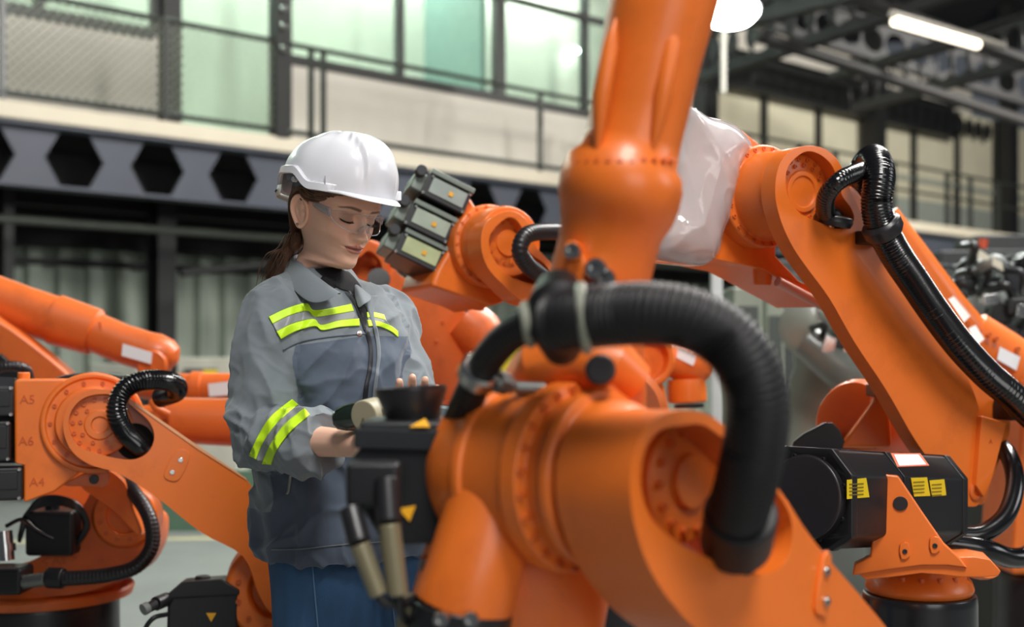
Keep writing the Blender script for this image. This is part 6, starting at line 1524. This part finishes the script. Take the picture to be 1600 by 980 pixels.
# inner suspension: headband, strap behind, pivots
b = MB(); rows3 = []
for i in range(81):
    t = 2*math.pi*i/80; s, c = math.sin(t), math.cos(t); zc = .058-.004*c if c > 0 else .058+.020*c*1.0
    rows3.append([hp(.084*s, -.004+(.100 if c > 0 else .112)*c, zc-.013), hp(.085*s, -.004+(.101 if c > 0 else .113)*c, zc+.013)])
b.add([p for r in rows3 for p in r], [(2*i, 2*i+2, 2*i+3, 2*i+1) for i in range(80)]); hbn = b.build('headband', INN, hat, angle=180, normals=False); m_ = hbn.modifiers.new('t', 'SOLIDIFY'); m_.thickness = .0018
STR = mat('strap_ivory', (222, 222, 212), .45)
rows4 = []
for i in range(21):
    t = math.radians(118+124*i/20); s, c = math.sin(t), math.cos(t)
    rows4.append([hp(.104*s, -.006+.150*c, .014+.010*abs(s)), hp(.105*s, -.006+.151*c, .036+.010*abs(s))])
b = MB(); b.add([p for r in rows4 for p in r], [(2*i, 2*i+2, 2*i+3, 2*i+1) for i in range(20)]); so = b.build('ratchet_strap', STR, hat, angle=180, normals=False); m_ = so.modifiers.new('t', 'SOLIDIFY'); m_.thickness = .002
for i in range(5):
    t = math.radians(198+8*i+0); s, c = math.sin(t), math.cos(t); p = hp(.1055*s, -.006+.152*c, .025+.010*abs(s))
    b = MB(); b.lathe(p, (p-hp(0, -.006, .02)), [(-.001, .0019), (.0012, .0019)], 12); b.build('strap_hole', mat('strap_hole_dark', (50, 50, 50), .8), so)
for S in (-1, 1):
    p = hp(S*.094, -.035, .057); nrm = hp(S*.2, -.035, .057)-p; b = MB(); b.lathe(p, nrm, [(-.004, .0055), (.003, .0055), (.004, .0045), (.004, .002), (.002, .0018), (.002, 0)], 20); b.build('strap_pivot', HATM, hat)
    b = MB(); b.box(hp(S*.090, -.050, .068), (.004, .03, .02), Matrix.Rotation(HT, 3, 'Z')); b.build('cradle_tab', INN, hat)

# safety glasses: clear wrap lens, nose bridge, two side arms
CL = glassy('clear_lens', (.93, .95, .96), gloss=.015, rough=.06, ior=1.22)
CLE = glassy('clear_lens_edge', (.80, .84, .88), gloss=.08, rough=.2, ior=1.35, base=.14, basecol=(226, 230, 236))
gl = thing('safety_glasses', "clear wrap-around safety glasses on the woman's face", 'glasses', tuple(head_pt(0, .1, 0)))
def gp(t, v, o=0):
    """t -1..1 across the wrap, v 0 top..1 bottom"""
    a = t*1.12; x = .066*math.sin(a)*1.06+.002*t; y = .036+.070*math.cos(a)+o
    x = x+math.copysign(o, t)*abs(math.sin(a)) if o else x
    top = .0215-.003*abs(t)**2-.004*abs(t)**6; notch = .018*math.exp(-(t/.10)**2)
    bot = -.0175+notch+.017*abs(t)**4+.002*abs(t)
    return head_pt(x, y, top+(bot-top)*v)
nu, nv = 61, 9; b = MB(); b.add([gp(-1+2*i/(nu-1), j/(nv-1)) for i in range(nu) for j in range(nv)], [(i*nv+j, (i+1)*nv+j, (i+1)*nv+j+1, i*nv+j+1) for i in range(nu-1) for j in range(nv-1)])
b.build('lens', CL, gl, angle=180, normals=False)
b = MB(); edge = [gp(-1+2*i/60, 0) for i in range(61)]+[gp(1-2*i/60, 1) for i in range(61)]; edge.append(edge[0]); b.tube(edge, .0009, 6, cap=False); b.build('lens_edge', CLE, gl, angle=180)
for S in (-1, 1):
    b = MB(); b.tube(smooth_open([head_pt(S*.0065, .108, .004), head_pt(S*.010, .098, -.006), head_pt(S*.0125, .096, -.015)], 5), [(.0012, .0028)]*11, 8); b.build('nose_pad', CLE, gl, angle=180)
    rows5 = []
    for i in range(15):
        u = i/14; y = .066-.078*u; x = S*(.0655+.0085*math.sin(math.pi*min(1, u*.9+.12))); zc = .010+.006*u; hh = .0085*(1-.5*u)
        rows5.append([head_pt(x, y, zc+hh), head_pt(x+S*.0004, y, zc), head_pt(x, y, zc-hh)])
    b = MB(); b.add([p for r in rows5 for p in r], [(i*3+j, (i+1)*3+j, (i+1)*3+j+1, i*3+j+1) for i in range(14) for j in range(2)]); o = b.build('side_arm', CLE, gl, angle=180, normals=False); m_ = o.modifiers.new('t', 'SOLIDIFY'); m_.thickness = .0018
    b = MB(); b.box(head_pt(S*.0680, .054, .011), (.0022, .0035, .016), Matrix.Rotation(HT, 3, 'Z')@Matrix.Rotation(-HP, 3, 'X')); b.build('hinge', CLE, gl, bevel=.0005)

# inspection lamp with beige cap in her right hand
fl = thing('torch', 'dark green glossy torch with a beige round cap at her right hand', 'torch', tuple(P(548, 655, 2.08)))
a, c = P(519, 657, 2.12), P(562, 650, 2.13); ax = (c-a).normalized()
b = MB(); b.lathe(a-ax*.0, ax, [(0, .008), (.006, .016), (.02, .021), (.035, .0235), ((c-a).length, .024)], 36); b.build('barrel', mat('bottle_green', (22, 34, 26), .12, coat=.8, var=.4, nscale=30), fl)
b = MB(); b.lathe(P(568, 651, 2.04), (.50, .85, .12), [(0, 0), (0, .0245), (.002, .026), (.034, .026), (.036, .024), (.08, .022)], 48); b.build('cap', BEIGE, fl, bevel=.001)
b = MB(); b.box(P(592, 655, 2.06), (.05, .04, .04), Matrix.Rotation(.3, 3, 'Y')); b.build('cap_block', mat('olive_block', (92, 92, 62), .5), fl, bevel=.004)
# teach tablet edge between her hands
tb_ = thing('control_tablet', 'grey control tablet held low, its edge showing right of the rubber bell', 'tablet', tuple(P(700, 628, 2.15)))
Rt = Matrix.Rotation(.12, 3, 'Y')
b = MB(); b.box(P(690, 640, 2.17), (.16, .20, .022), Rt); b.build('case', mat('tablet_grey', (112, 128, 132), .35), tb_, bevel=.005)
b = MB(); b.box(P(690, 640, 2.17)+Rt@V(0, 0, .0115), (.13, .16, .001), Rt); b.build('screen', mat('screen_dark', (30, 40, 44), .1), tb_)
